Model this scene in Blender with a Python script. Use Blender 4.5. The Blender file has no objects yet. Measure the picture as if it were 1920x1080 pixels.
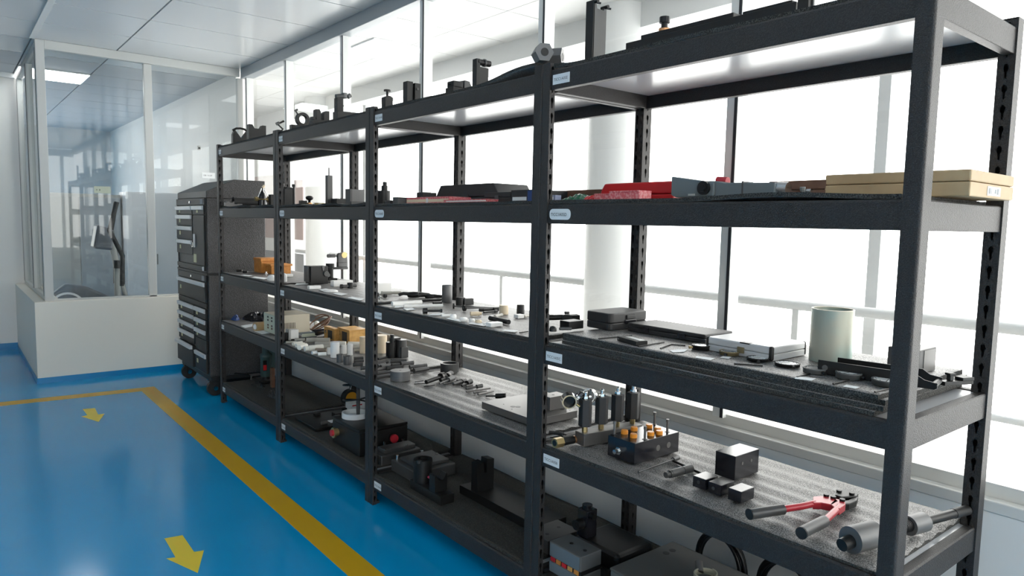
import bpy, math, random
from mathutils import Vector, Matrix
random.seed(7)
PI = math.pi
scene = bpy.context.scene
COL = scene.collection

# ------------------------------------------------------------------ camera
CAM = (-1.652, -0.6371, 1.4457)
YAW, PITCH, ROLL, FPX = 0.8904, -0.0910, 0.0204, 1320.09
fw = Vector((math.cos(PITCH)*math.cos(YAW), math.cos(PITCH)*math.sin(YAW), math.sin(PITCH)))
rt = fw.cross(Vector((0, 0, 1))).normalized()
up = rt.cross(fw)
rt, up = rt*math.cos(ROLL)+up*math.sin(ROLL), up*math.cos(ROLL)-rt*math.sin(ROLL)
cam_data = bpy.data.cameras.new('camera')
cam = bpy.data.objects.new('camera', cam_data)
COL.objects.link(cam)
cam_data.sensor_fit = 'HORIZONTAL'
cam_data.sensor_width = 36.0
cam_data.lens = FPX/1920*36.0
cam_data.clip_start = 0.05
cam_data.clip_end = 300
mw = Matrix((rt, up, -fw)).transposed().to_4x4()
mw.translation = Vector(CAM)
cam.matrix_world = mw
scene.camera = cam

# ------------------------------------------------------------------ world, lamps, exposure
world = bpy.data.worlds.new('sky')
scene.world = world
world.use_nodes = True
wn = world.node_tree
wn.nodes.clear()
w_out = wn.nodes.new('ShaderNodeOutputWorld')
w_bg = wn.nodes.new('ShaderNodeBackground')
w_bg.inputs[0].default_value = (1.0, 0.985, 0.95, 1)
w_bg.inputs[1].default_value = 6.0
wn.links.new(w_bg.outputs[0], w_out.inputs[0])
scene.view_settings.view_transform = 'Standard'
scene.view_settings.look = 'None'
scene.view_settings.gamma = 1.0
scene.view_settings.exposure = 0.0
scene.view_settings.use_curve_mapping = False
LAMP = 4.5          # emission of the corridor panels and the added aisle fill panels

# ------------------------------------------------------------------ geometry helpers
def V(*a): return Vector(a)
C0 = Vector(CAM)
def ray(u, v): return fw + rt*((u-960)/FPX) - up*((v-540)/FPX)
def at(u, v, z):                       # point of the horizontal plane z seen at a pixel of the photograph
    d = ray(u, v); return C0 + d*((z-C0.z)/d.z)
def atx(u, v, x):
    d = ray(u, v); return C0 + d*((x-C0.x)/d.x)
def aty(u, v, y):
    d = ray(u, v); return C0 + d*((y-C0.y)/d.y)
def pr(p):
    d = Vector(p)-C0; k = d.dot(fw)
    return 960+FPX*d.dot(rt)/k, 540-FPX*d.dot(up)/k
def dep(p): return (Vector(p)-C0).dot(fw)
def hz(n, p): return n*dep(p)/FPX       # n pixels of height at p, in metres
def wx(n, p): return n*0.02/max(1e-4, abs(pr(V(p[0]+.01, p[1], p[2]))[0]-pr(V(p[0]-.01, p[1], p[2]))[0]))
def wy(n, p): return n*0.02/max(1e-4, abs(pr(V(p[0], p[1]+.01, p[2]))[0]-pr(V(p[0], p[1]-.01, p[2]))[0]))
def yat(u, x, z):                       # y of the point (x, ?, z) seen in pixel column u
    y = 2.0
    for _ in range(12):
        a = pr((x, y, z))[0]; b = pr((x, y+.01, z))[0]
        y += max(-.6, min(.6, (u-a)*.01/(b-a)))
    return y

class MB:
    def __init__(s): s.v = []; s.f = []; s.s = []
    def add(s, vs, fs, sm=False):
        o = len(s.v); s.v += [tuple(p) for p in vs]
        for f in fs: s.f.append([i+o for i in f]); s.s.append(sm)
        return s
    def box(s, x0, y0, z0, x1, y1, z1):
        vs = [(x0,y0,z0),(x1,y0,z0),(x1,y1,z0),(x0,y1,z0),(x0,y0,z1),(x1,y0,z1),(x1,y1,z1),(x0,y1,z1)]
        return s.add(vs, [(0,3,2,1),(4,5,6,7),(0,1,5,4),(1,2,6,5),(2,3,7,6),(3,0,4,7)])
    def cb(s, cx, cy, z0, sx, sy, sz):  # box by base centre
        return s.box(cx-sx/2, cy-sy/2, z0, cx+sx/2, cy+sy/2, z0+sz)
    def frame(s, p0, p1):
        d = (Vector(p1)-Vector(p0)).normalized()
        a = Vector((0,0,1)) if abs(d.z) < .9 else Vector((1,0,0))
        e1 = d.cross(a).normalized(); return e1, d.cross(e1)
    def cyl(s, p0, p1, r0, r1=None, n=20, caps=True, sm=True):
        r1 = r0 if r1 is None else r1
        p0, p1 = Vector(p0), Vector(p1); e1, e2 = s.frame(p0, p1)
        vs = []
        for p, r in ((p0, r0), (p1, r1)):
            for i in range(n):
                a = 2*PI*i/n; vs.append(p+e1*(r*math.cos(a))+e2*(r*math.sin(a)))
        s.add(vs, [(i, (i+1) % n, n+(i+1) % n, n+i) for i in range(n)], sm)
        if caps:
            s.add(vs[:n], [list(range(n))[::-1]]); s.add(vs[n:], [list(range(n))])
        return s
    def ring(s, p0, p1, ro, ri, n=24):
        p0, p1 = Vector(p0), Vector(p1); e1, e2 = s.frame(p0, p1); vs = []
        for p, r in ((p0, ro), (p1, ro), (p1, ri), (p0, ri)):
            for i in range(n):
                a = 2*PI*i/n; vs.append(p+e1*(r*math.cos(a))+e2*(r*math.sin(a)))
        for k in range(4):
            k2 = (k+1) % 4
            s.add(vs, [], False)
            o = len(s.v)-4*n
            for i in range(n):
                s.f.append([o+k*n+i, o+k*n+(i+1) % n, o+k2*n+(i+1) % n, o+k2*n+i]); s.s.append(k % 2 == 0)
        return s
    def prism(s, poly, ax, c0, c1):
        # poly in the two other axes: 'x' -> (y,z), 'y' -> (x,z), 'z' -> (x,y)
        def P(a, b, c): return {'x': (c,a,b), 'y': (a,c,b), 'z': (a,b,c)}[ax]
        n = len(poly)
        vs = [P(a,b,c0) for a,b in poly]+[P(a,b,c1) for a,b in poly]
        fs = [list(range(n))[::-1], list(range(n,2*n))]+[(i,(i+1)%n,n+(i+1)%n,n+i) for i in range(n)]
        return s.add(vs, fs)
    def lathe(s, c, prof, n=24, sm=True):
        vs = []; c = Vector(c); m = len(prof)
        for r, z in prof:
            for i in range(n):
                a = 2*PI*i/n; vs.append((c.x+r*math.cos(a), c.y+r*math.sin(a), c.z+z))
        fs = [(k*n+i, k*n+(i+1)%n, (k+1)*n+(i+1)%n, (k+1)*n+i) for k in range(m-1) for i in range(n)]
        s.add(vs, fs, sm)
        s.add(vs[:n], [list(range(n))[::-1]]); s.add(vs[-n:], [list(range(n))])
        return s
    def path(s, pts, r, n=8, sm=True):
        pts = [Vector(p) for p in pts]; vs = []; m = len(pts); e1 = None
        for k, p in enumerate(pts):
            d = (pts[min(k+1,m-1)]-pts[max(k-1,0)]).normalized()
            if e1 is None: e1, e2 = s.frame(p, p+d)
            else:
                e1 = (e1-d*e1.dot(d)).normalized(); e2 = d.cross(e1)
            for i in range(n):
                a = 2*PI*i/n; vs.append(p+e1*(r*math.cos(a))+e2*(r*math.sin(a)))
        fs = [(k*n+i, k*n+(i+1)%n, (k+1)*n+(i+1)%n, (k+1)*n+i) for k in range(m-1) for i in range(n)]
        s.add(vs, fs, sm); s.add(vs[:n], [list(range(n))[::-1]]); s.add(vs[-n:], [list(range(n))])
        return s
    def sph(s, c, r, n=16, sz=1.0):
        m = n//2
        return s.lathe(c, [(max(1e-5, r*math.sin(PI*k/m)), -r*sz*math.cos(PI*k/m)) for k in range(m+1)], n)
    def xf(s, M):
        s.v = [tuple(M @ Vector(p)) for p in s.v]; return s
    def mesh(s, name):
        me = bpy.data.meshes.new(name); me.from_pydata(s.v, [], s.f); me.update()
        for p, k in zip(me.polygons, s.s): p.use_smooth = k
        return me

def obj(name, mb, mat, parent=None, bev=0.0, loc=None, rz=0.0, seg=2):
    me = mb.mesh(name) if isinstance(mb, MB) else mb
    if mat is not None and not me.materials: me.materials.append(mat)
    o = bpy.data.objects.new(name, me); COL.objects.link(o)
    if parent: o.parent = parent
    if loc is not None: o.location = loc
    if rz: o.rotation_euler = (0, 0, rz)
    if bev:
        b = o.modifiers.new('bevel', 'BEVEL'); b.width = bev; b.segments = seg; b.limit_method = 'ANGLE'; b.angle_limit = 0.7
    return o
def tag(o, label, cat, group=None, kind=None):
    if label: o['label'] = label
    if cat: o['category'] = cat
    if group: o['group'] = group
    if kind: o['kind'] = kind
    return o
def thing(name, label, cat, loc=(0,0,0), rz=0.0, group=None):
    o = bpy.data.objects.new(name, None); COL.objects.link(o); o.empty_display_size = .05
    o.location = loc; o.rotation_euler = (0, 0, rz)
    return tag(o, label, cat, group)
def solo(name, mb, mat, label, cat, loc=(0,0,0), rz=0.0, group=None, bev=0.0):
    return tag(obj(name, mb, mat, None, bev, loc, rz), label, cat, group)
def struct(name, mb, mat, parent=None, bev=0.0, loc=None):
    o = obj(name, mb, mat, parent, bev, loc)
    if not parent: o['kind'] = 'structure'
    return o
def dup(root, loc, rz=0.0, label=None, group=None):
    r = root.copy(); COL.objects.link(r); r.location = loc; r.rotation_euler = (0, 0, rz)
    if label: r['label'] = label
    if group: r['group'] = group
    for ch in list(root.children):
        c = ch.copy(); COL.objects.link(c); c.parent = r
        for g in list(ch.children):
            d = g.copy(); COL.objects.link(d); d.parent = c
    return r

# ------------------------------------------------------------------ materials
MATS = {}
def mat(name, color, rough=.5, metal=0.0, spec=.5, bump=None, speck=None, coat=0.0, trans=0.0, emit=0.0):
    m = bpy.data.materials.new(name); m.use_nodes = True
    nt = m.node_tree; b = nt.nodes['Principled BSDF']
    b.inputs['Base Color'].default_value = (*color, 1)
    b.inputs['Roughness'].default_value = rough
    b.inputs['Metallic'].default_value = metal
    b.inputs['Specular IOR Level'].default_value = spec
    b.inputs['Coat Weight'].default_value = coat
    b.inputs['Transmission Weight'].default_value = trans
    if emit:
        b.inputs['Emission Color'].default_value = (*color, 1); b.inputs['Emission Strength'].default_value = emit
    if bump or speck:
        tc = nt.nodes.new('ShaderNodeTexCoord')
    if bump:                            # (scale, strength, distance)
        n = nt.nodes.new('ShaderNodeTexNoise'); n.inputs['Scale'].default_value = bump[0]; n.inputs['Detail'].default_value = 2
        nt.links.new(tc.outputs['Object'], n.inputs['Vector'])
        bp = nt.nodes.new('ShaderNodeBump'); bp.inputs['Strength'].default_value = bump[1]; bp.inputs['Distance'].default_value = bump[2]
        nt.links.new(n.outputs['Fac'], bp.inputs['Height']); nt.links.new(bp.outputs['Normal'], b.inputs['Normal'])
    if speck:                           # (scale, other colour, lo, hi)
        n2 = nt.nodes.new('ShaderNodeTexNoise'); n2.inputs['Scale'].default_value = speck[0]; n2.inputs['Detail'].default_value = 3
        nt.links.new(tc.outputs['Object'], n2.inputs['Vector'])
        r = nt.nodes.new('ShaderNodeValToRGB'); r.color_ramp.elements[0].position = speck[2]; r.color_ramp.elements[1].position = speck[3]
        r.color_ramp.elements[0].color = (*color, 1); r.color_ramp.elements[1].color = (*speck[1], 1)
        nt.links.new(n2.outputs['Fac'], r.inputs['Fac']); nt.links.new(r.outputs['Color'], b.inputs['Base Color'])
    MATS[name] = m
    return m
RACK = mat('rack_paint', (.020,.0175,.0165), .46, bump=(360,.9,.002), spec=.45, speck=(330,(.034,.031,.03),.45,.62))
BOARD = mat('shelf_board', (.60,.60,.61), .22, spec=.5)
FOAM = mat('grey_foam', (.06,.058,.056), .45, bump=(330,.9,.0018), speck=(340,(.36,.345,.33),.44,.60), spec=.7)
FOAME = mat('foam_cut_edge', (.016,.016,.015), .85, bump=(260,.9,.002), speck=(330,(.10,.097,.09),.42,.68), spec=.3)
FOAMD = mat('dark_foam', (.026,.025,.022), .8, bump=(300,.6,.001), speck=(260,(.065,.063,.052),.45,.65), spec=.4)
FLOOR = mat('blue_epoxy', (.0,.30,.60), .14, bump=(2.2,.05,.01), spec=.5, speck=(1.3,(.0,.315,.63),.4,.6))
YELLOW = mat('yellow_line', (.62,.36,.004), .4)
ARROW = mat('yellow_arrow', (.82,.62,.02), .4)
WALL = mat('white_wall', (.86,.84,.80), .6, bump=(40,.05,.001))
PARA = mat('cream_plaster', (.82,.78,.69), .55, bump=(40,.05,.001))
PLAST = mat('grey_plaster', (.42,.42,.42), .6)
SILL = mat('sill_paint', (.72,.71,.67), .4)
BLUEW = mat('blue_skirting', (.0,.22,.48), .3)
TILE = mat('ceiling_panel', (.63,.65,.66), .18, spec=.18)
TILE2 = mat('far_ceiling_panel', (.56,.57,.59), .3, spec=.12)
GRID = mat('ceiling_grid', (.16,.165,.17), .5)
ALU = mat('white_aluminium', (.80,.81,.79), .35)
ALUP = mat('partition_aluminium', (.55,.56,.54), .4)
ALUG = mat('grey_aluminium', (.40,.40,.38), .4)
TRIMG = mat('grey_trim', (.36,.39,.41), .4)
GASK = mat('black_gasket', (.03,.03,.035), .5)
CORR = mat('corridor_paint', (.60,.61,.61), .5)
RAILM = mat('rail_paint', (.46,.47,.475), .5)
CFLOOR = mat('corridor_floor', (.40,.40,.39), .4)
LIGHT2 = mat('bright_light_panel', (1,1,1), .5, emit=11.0)
WHITE = mat('white_paint', (.90,.90,.91), .4)
LIGHT = mat('light_panel', (1,1,1), .5, emit=LAMP)
BLACK = mat('black_oxide', (.010,.010,.010), .42, spec=.38)
BLACKG = mat('black_gloss', (.012,.012,.016), .18, spec=.6)
DGREY = mat('dark_grey_steel', (.075,.075,.075), .42, metal=.3)
MGREY = mat('parkerized_steel', (.14,.14,.14), .45, metal=.35)
STEEL = mat('ground_steel', (.15,.145,.14), .42, metal=.5)
CHROME = mat('chrome', (.72,.72,.70), .15, metal=1)
BRASS = mat('brass', (.50,.38,.18), .35, metal=.85)
DBRASS = mat('dull_brass', (.22,.18,.10), .4, metal=.5)
COPPER = mat('copper', (.65,.34,.16), .35, metal=.9)
NYLON = mat('white_nylon', (.80,.78,.70), .5)
CREAMN = mat('cream_nylon', (.76,.63,.45), .5)
WHITEP = mat('white_plastic', (.84,.83,.80), .45)
GRYN = mat('grey_nylon', (.40,.385,.34), .5)
CREAM = mat('cream_enamel', (.66,.60,.47), .45)
GREENISH = mat('pale_green_panel', (.52,.56,.44), .45)
ORANGE = mat('orange_wood', (.62,.26,.05), .5, speck=(30,(.52,.20,.035),.4,.6))
YWOOD = mat('yellow_wood', (.70,.40,.12), .5, speck=(30,(.58,.31,.08),.4,.6))
TANW = mat('tan_wood', (.50,.36,.20), .55, speck=(14,(.44,.31,.17),.35,.65))
BROWNW = mat('brown_wood', (.17,.085,.05), .5, speck=(20,(.13,.06,.035),.4,.6))
RED = mat('red_plastic', (.55,.014,.018), .35)
REDM = mat('red_paint', (.48,.025,.04), .3)
PINK = mat('pink_card', (.62,.11,.13), .6, speck=(120,(.72,.30,.30),.45,.6))
MAROON = mat('maroon_card', (.28,.05,.06), .6)
GREEN = mat('green_plastic_bag', (.01,.12,.06), .3)
TEAL = mat('teal_enamel', (.045,.085,.085), .4)
BLUE = mat('blue_fabric', (.02,.06,.22), .6)
GRYBLUE = mat('grey_blue_enamel', (.13,.155,.165), .42)
BOXGREY = mat('grey_box', (.10,.105,.105), .5)
CASEB = mat('black_case', (.022,.022,.023), .5, bump=(500,.5,.0008))
ALCASE = mat('aluminium_case', (.55,.56,.57), .38, metal=.35)
TAPE = mat('brown_tape', (.38,.26,.13), .3)
PAPER = mat('paper', (.78,.80,.80), .6)
INK = mat('ink', (.02,.02,.02), .6)
YPAPER = mat('yellow_paper', (.68,.64,.40), .6)
CABB = mat('cabinet_paint', (.022,.022,.022), .5, bump=(160,.25,.0008), spec=.3)
CABT = mat('cabinet_textured', (.030,.029,.029), .42, bump=(150,1.0,.004), spec=.5, speck=(150,(.06,.058,.058),.45,.62))
HANDLE = mat('silver_handle', (.66,.67,.68), .35, metal=.2)
RUBBER = mat('black_rubber', (.012,.012,.012), .6)
CABLE = mat('black_cable', (.008,.008,.009), .4)
ROPE = mat('pale_rope', (.42,.40,.30), .7)
DIALW = mat('dial_face', (.75,.76,.74), .3)
PINKB = mat('pink_panel', (.40,.32,.31), .7)
GREYB = mat('grey_wall_panel', (.27,.275,.29), .7)
PIPEG = mat('galvanised_tube', (.44,.44,.36), .45, metal=.25, speck=(5,(.36,.47,.42),.45,.6))
MACH = mat('trainer_grey', (.16,.17,.19), .45)

def glass(name, tint, edge):
    # thin pane: clear, with a mirror reflection that grows towards grazing view
    m = bpy.data.materials.new(name); m.use_nodes = True; nt = m.node_tree; nt.nodes.clear()
    o = nt.nodes.new('ShaderNodeOutputMaterial'); mx = nt.nodes.new('ShaderNodeMixShader')
    t = nt.nodes.new('ShaderNodeBsdfTransparent'); t.inputs[0].default_value = (*tint, 1)
    g = nt.nodes.new('ShaderNodeBsdfGlossy'); g.inputs['Roughness'].default_value = .02
    lw = nt.nodes.new('ShaderNodeLayerWeight'); lw.inputs['Blend'].default_value = .5
    pw = nt.nodes.new('ShaderNodeMath'); pw.operation = 'POWER'; pw.inputs[1].default_value = 5
    ma = nt.nodes.new('ShaderNodeMath'); ma.operation = 'MULTIPLY_ADD'; ma.inputs[1].default_value = edge; ma.inputs[2].default_value = .035
    nt.links.new(lw.outputs['Facing'], pw.inputs[0]); nt.links.new(pw.outputs[0], ma.inputs[0])
    nt.links.new(ma.outputs[0], mx.inputs[0]); nt.links.new(t.outputs[0], mx.inputs[1]); nt.links.new(g.outputs[0], mx.inputs[2])
    nt.links.new(mx.outputs[0], o.inputs[0]); return m
GLASS = glass('window_glass', (.97,.98,.98), .5)
GLASSP = glass('partition_glass', (.93,.95,.95), .6)

# ------------------------------------------------------------------ room shell
XW, ZC, YP, YB = .73, 2.90, 6.52, 8.5       # window wall, ceiling, glass partition, back wall
struct('floor', MB().box(-6, -5, -.06, XW+.05, 14.2, 0), FLOOR)
struct('floor_corridor', MB().box(XW+.05, -5, -.06, 3.2, 14.2, -.002), CFLOOR)
# painted markings
yl = obj('floor_line', MB().prism([(-.30,-5),(-.30,5.86),(-6,6.30),(-6,6.16),(-.42,5.74),(-.42,-5)][::-1], 'z', 0.0, .0012), YELLOW)
tag(yl, 'yellow line painted on the blue floor, turning a corner before the low wall', 'floor line')
def arrow(pts, label):
    q = [at(u, v, 0) for u, v in pts]
    tag(obj('floor_arrow', MB().prism([(p.x, p.y) for p in q], 'z', 0, .0014), ARROW), label, 'arrow', 'yellow floor arrows')
arrow([(155.5,767.5),(178,765.5),(184,777.5),(196,776),(185,791),(153,781),(164,779)], 'small far yellow arrow on the blue floor near the line corner')
arrow([(308.5,1010),(342.3,1003.9),(363.9,1035.3),(382.2,1032.4),(370.8,1074.4),(312.2,1047.6),(329.3,1045.5)], 'larger near yellow arrow on the blue floor at the front')

# ceiling: slab, grid and panels
ceil = struct('ceiling', MB().box(-6, -5, ZC+.012, XW, 14.2, ZC+.10), GRID)
XS = [-5.385+.625*k for k in range(10)]      # ... -1.01, -.385, .24
XS = XS[:-1]+[XW-.002]
YS = [5.28+.665*k for k in range(-15, 14)]
tile_mesh = {}
for i in range(len(XS)-1):
    for j in range(len(YS)-1):
        x0, x1, y0, y1 = XS[i], XS[i+1], YS[j], YS[j+1]
        key = (round(x1-x0, 3), round(y1-y0, 3), y0 > YP+.1)
        if key not in tile_mesh:
            me = MB().box(.006, .007, 0, x1-x0-.006, y1-y0-.007, .012).mesh('ceiling_panel')
            me.materials.append(TILE2 if key[2] else TILE); tile_mesh[key] = me
        obj('ceiling_panel', tile_mesh[key], None, ceil, loc=(x0, y0, ZC))
# dropped strip that runs from the partition corner towards the camera
struct('trim_1', MB().box(-1.03, -5, ZC-.012, -.99, YP, ZC), ALU)
# ceiling light panels: a real one in the glass room, added fill over the aisle
def lamp_panel(x, y, label, sx=.6, sy=.62, m=None):
    t = thing('ceiling_light', label, 'ceiling light', (x, y, ZC-.014), 0, 'square ceiling lights')
    obj('diffuser', MB().box(-sx/2, -sy/2, 0, sx/2, sy/2, .012), m or LIGHT, t)
    obj('frame', MB().box(-sx/2-.012, -sy/2-.012, .003, sx/2+.012, sy/2+.012, .0135), ALU, t)
for yy, lb in ((YS[20]-.333, 'square lit ceiling light inside the glass room, the nearer one at upper left'),):
    lamp_panel(-.70+.005 if yy < 10 else .24+.245, yy, lb, sx=.6 if yy < 10 else .46, m=LIGHT2)
for x in (-1.95, -4.45):  # out-of-view panels added to brighten the room
    for y in (YS[5]-.33, YS[9]-.33, YS[13]-.33):
        lamp_panel(x, y, 'unseen fill light panel added above the aisle, %s row, %s the camera' % ('inner' if x > -3 else 'outer', 'far behind' if y < -1 else 'level with' if y < 2 else 'well ahead of'))

# walls
struct('wall_back', MB().box(-6, YB, 0, -.98, YB+.12, ZC), WALL)
struct('baseboard_back', MB().box(-6, YB-.012, 0, -1.0, YB, .07), BLUEW)
struct('trim_2', MB().box(-6, YB-.03, ZC-.05, -1.0, YB, ZC), ALU)
struct('wall_left', MB().box(-6.12, -5, 0, -6, 14.2, ZC), PLAST)
struct('wall_front', MB().box(-6, -5.12, 0, XW, -5, .7).box(-6, -5.12, 2.75, XW, -5, ZC), WALL)
w_ = tag(bpy.data.objects.new('window_4', None), None, None, None, 'structure'); COL.objects.link(w_)
for k in range(5): obj('mullion', MB().box(-5.9+1.6*k-.03, -5.09, .7, -5.9+1.6*k+.03, -5.03, 2.75), ALU, w_)
obj('pane', MB().box(-6, -5.065, .7, XW, -5.06, 2.75), GLASS, w_)
# low wall under the windows with its ledge
struct('wall_right', MB().box(XW-.035, -5, 0, XW+.10, 14, .635).box(XW, -5, .635, XW+.10, 14, .66), WALL)
struct('trim_3', MB().box(XW-.04, -5, .636, XW+.0, 14, .672), SILL, bev=.004)
struct('trim_4', MB().box(XW+.001, -5, .662, XW+.07, 14, .712), SILL)
# window wall: head rail, mullions, panes
win = tag(bpy.data.objects.new('window_1', None), None, None, None, 'structure'); COL.objects.link(win)
obj('head_rail', MB().box(XW-.045, -5, ZC-.095, XW+.05, YP+.03, ZC), TRIMG, win, .004)
struct('wall_inner_right', MB().box(XW-.03, YP+.21, .66, XW+.09, 13.5, ZC), WALL)
MY = [6.47-1.1*k for k in range(0, 10)]
MY = [6.47, 5.46, 4.35, 3.22, 2.09, .97, -.155, -1.28, -2.4, -3.5]
mm = MB().box(-.02, -.024, .70, .045, .024, ZC-.095).mesh('mullion'); mm.materials.append(ALU)
gm = MB().box(-.022, -.006, .70, -.0205, .006, ZC-.095).mesh('gasket'); gm.materials.append(GASK)
for y in MY:
    m_ = obj('mullion', mm, None, win, loc=(XW, y, 0))
    obj('gasket', gm, None, m_, loc=(0, -.016, 0))
ys = sorted(MY)
for a, b in zip(ys[:-1], ys[1:]):
    obj('pane', MB().box(XW+.018, a+.022, .70, XW+.024, b-.022, ZC-.09), GLASS, win)

# glass partition at the far end, on a low cream wall
struct('wall_partition', MB().box(-1.07, YP-.02, .045, XW-.03, YP+.20, .70).box(-1.07, YP+.20, .045, -.87, YB, .70), PARA, bev=.003)
struct('baseboard_partition', MB().box(-1.074, YP-.024, 0, XW-.03, YP+.19, .047).box(-1.074, YP+.18, 0, -.88, YB, .047), BLUEW)
part_ = tag(bpy.data.objects.new('window_2', None), None, None, None, 'structure'); COL.objects.link(part_)
F = MB()
F.box(-.99, YP+.03, .70, -.925, YP+.09, ZC-.002)
obj('corner_post', F, ALUP, part_, .003)
obj('mullion', MB().box(-.175, YP+.03, .70, -.108, YP+.08, ZC-.08), ALUP, part_, .003)
obj('end_post', MB().box(XW-.075, YP+.03, .70, XW-.022, YP+.08, ZC-.09), ALUP, part_, .003)
obj('head_rail', MB().box(-.925, YP+.03, ZC-.075, XW-.05, YP+.085, ZC-.001), ALUP, part_, .003)
obj('sill_rail', MB().box(-.925, YP+.03, .70, XW-.05, YP+.085, .715), ALUP, part_, .003)
obj('pane', MB().box(-.925, YP+.052, .71, -.17, YP+.058, ZC-.07), GLASSP, part_)
obj('pane', MB().box(-.11, YP+.052, .71, XW-.07, YP+.058, ZC-.07), GLASSP, part_)
# side of the partition that runs away from the camera
obj('side_head_rail', MB().box(-.985, YP+.09, ZC-.06, -.935, YB, ZC-.001), ALUP, part_, .003)
obj('side_sill_rail', MB().box(-.985, YP+.09, .70, -.935, YB, .74), ALUP, part_, .003)
for y in (YP+.13, YP+.95, YP+1.0, YB-.05):
    sm_ = obj('side_stile', MB().box(-.99, y-.022, .74, -.935, y+.022, ZC-.06), ALUP, part_, .003)
    obj('gasket', MB().box(-.9915, y-.03, .74, -.9895, y-.022, ZC-.06), GASK, sm_)
for a, b in ((YP+.15, YP+.93), (YP+1.02, YB-.07)):
    obj('side_pane', MB().box(-.965, a, .735, -.959, b, ZC-.06), GLASSP, part_)

# ------------------------------------------------------------------ corridor beyond the windows
XO = 1.95
struct('wall_outer', MB().box(XO, -5, 2.74, XO+.25, 14, 3.3), CORR)
struct('trim_5', MB().box(XO+.02, -5, -.05, XO+.2, 14, .28), CORR)
cc = struct('ceiling_corridor', MB().box(XW+.10, -5, ZC+.012, XO+.3, 14, ZC+.1), ALUG)
ctm = MB().box(.004, .004, 0, .598, .661, .012).mesh('corridor_panel'); ctm.materials.append(CORR)
for i in range(2):
    for j in range(-12, 13):
        obj('corridor_panel', ctm, None, cc, loc=(XW+.10+.6*i, 5.28+.665*j, ZC))
for y in (4.85, 1.6):
    t = thing('ceiling_light', 'pale flat light panel on the corridor ceiling beyond the windows, %s' % ('over the middle shelves' if y > 3 else 'over the near shelves'), 'ceiling light', (1.35, y, ZC-.014))
    obj('diffuser', MB().box(-.25, -.28, 0, .25, .28, .012), LIGHT, t); obj('frame', MB().box(-.262, -.292, .003, .262, .292, .0135), WHITE, t)
for y, lb in ((2.74, 'round white column beyond the windows, behind the nearest rack joint'), (7.6, 'round white column beyond the windows, behind the far racks')):
    c = thing('round_column', lb, 'column', (XO+.05, y, 0), 0, 'round columns of the corridor')
    obj('shaft', MB().cyl((0,0,0), (0,0,ZC), .21, n=40), CORR, c)
    obj('base_collar', MB().cyl((0,0,0), (0,0,.1), .225, n=40), CORR, c)
rl = thing('guard_rail', 'pale horizontal guard rail beyond the windows, along the corridor edge', 'railing', (XO, 0, 0))
obj('top_rail', MB().cyl((.06,-4.9,1.03), (.06,13.5,1.03), .028, n=14), RAILM, rl)
obj('middle_rail', MB().cyl((.06,-4.9,.62), (.06,13.5,.62), .018, n=12), RAILM, rl)
for k in range(13):
    y = -3.9+1.32*k
    p_ = obj('post', MB().box(.045, y-.018, .26, .075, y+.018, 1.03), RAILM, rl)
    obj('foot', MB().box(.02, y-.05, .26, .10, y+.05, .72), RAILM, p_)
ow = tag(bpy.data.objects.new('window_3', None), None, None, None, 'structure'); COL.objects.link(ow)
for k in range(13):
    y = 1.03+1.9*(k-3)
    obj('mullion', MB().box(XO+.16, y-.03, .28, XO+.22, y+.03, 2.74), RAILM, ow)
# closed end of the corridor: white wall with pinkish and grey infill panels
ye = 8.45
we = struct('wall_outer_end', MB().box(XO, ye, .0, XO+.2, 14, 2.74), CORR)
for nm, m, u0, u1, z0, z1 in (('pink_panel', PINKB, 474, 520, 1.18, 2.05), ('pink_panel', PINKB, 536, 568, 1.18, 1.95), ('pink_panel', PINKB, 440, 468, 1.18, 2.05), ('grey_panel', GREYB, 536, 568, .45, 1.0), ('grey_panel', GREYB, 474, 520, .45, 1.0)):
    q0, q1 = atx(u1, 400, XO-.01).y, min(13.4, atx(u0, 400, XO-.01).y)
    obj(nm, MB().box(XO-.012, q0, z0, XO, q1, z1), m, we)
struct('wall_inner_far', MB().box(-1.1, 13.5, 0, XW, 13.6, ZC), CORR)

# ------------------------------------------------------------------ inside the glass room
cab = thing('white_cabinet', 'plain white cabinet standing behind the glass partition', 'cabinet', (.39, 9.2, 0))
obj('body', MB().box(-.295, -.2, .05, .295, .2, 1.74), WHITE, cab, .004)
for k in (0, 1):
    d = obj('door', MB().box(-.293+.295*k, -.214, .06, -.002+.295*k, -.2, 1.73), WHITE, cab, .003)
    obj('handle', MB().box((-.05 if k == 0 else .03), -.225, .85, (-.035 if k == 0 else .045), -.214, .98), ALUG, d)
obj('plinth', MB().box(-.28, -.18, 0, .28, .19, .05), GREYB, cab)
pan = thing('grey_cabinet', 'grey cabinet standing left of the white cabinet behind the glass', 'cabinet', (-.16, 9.4, 0))
obj('body', MB().box(-.78, -.2, 0, .235, .2, 1.70), ALUG, pan, .004)
obj('door', MB().box(-.205, -.212, .05, .225, -.2, 1.66), TRIMG, pan, .003); obj('door', MB().box(-.77, -.212, .05, -.215, -.2, 1.66), ALUG, pan, .003)
obj('label_holder', MB().box(-.02, -.216, 1.12, .03, -.212, 1.26), WHITE, pan)
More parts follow.
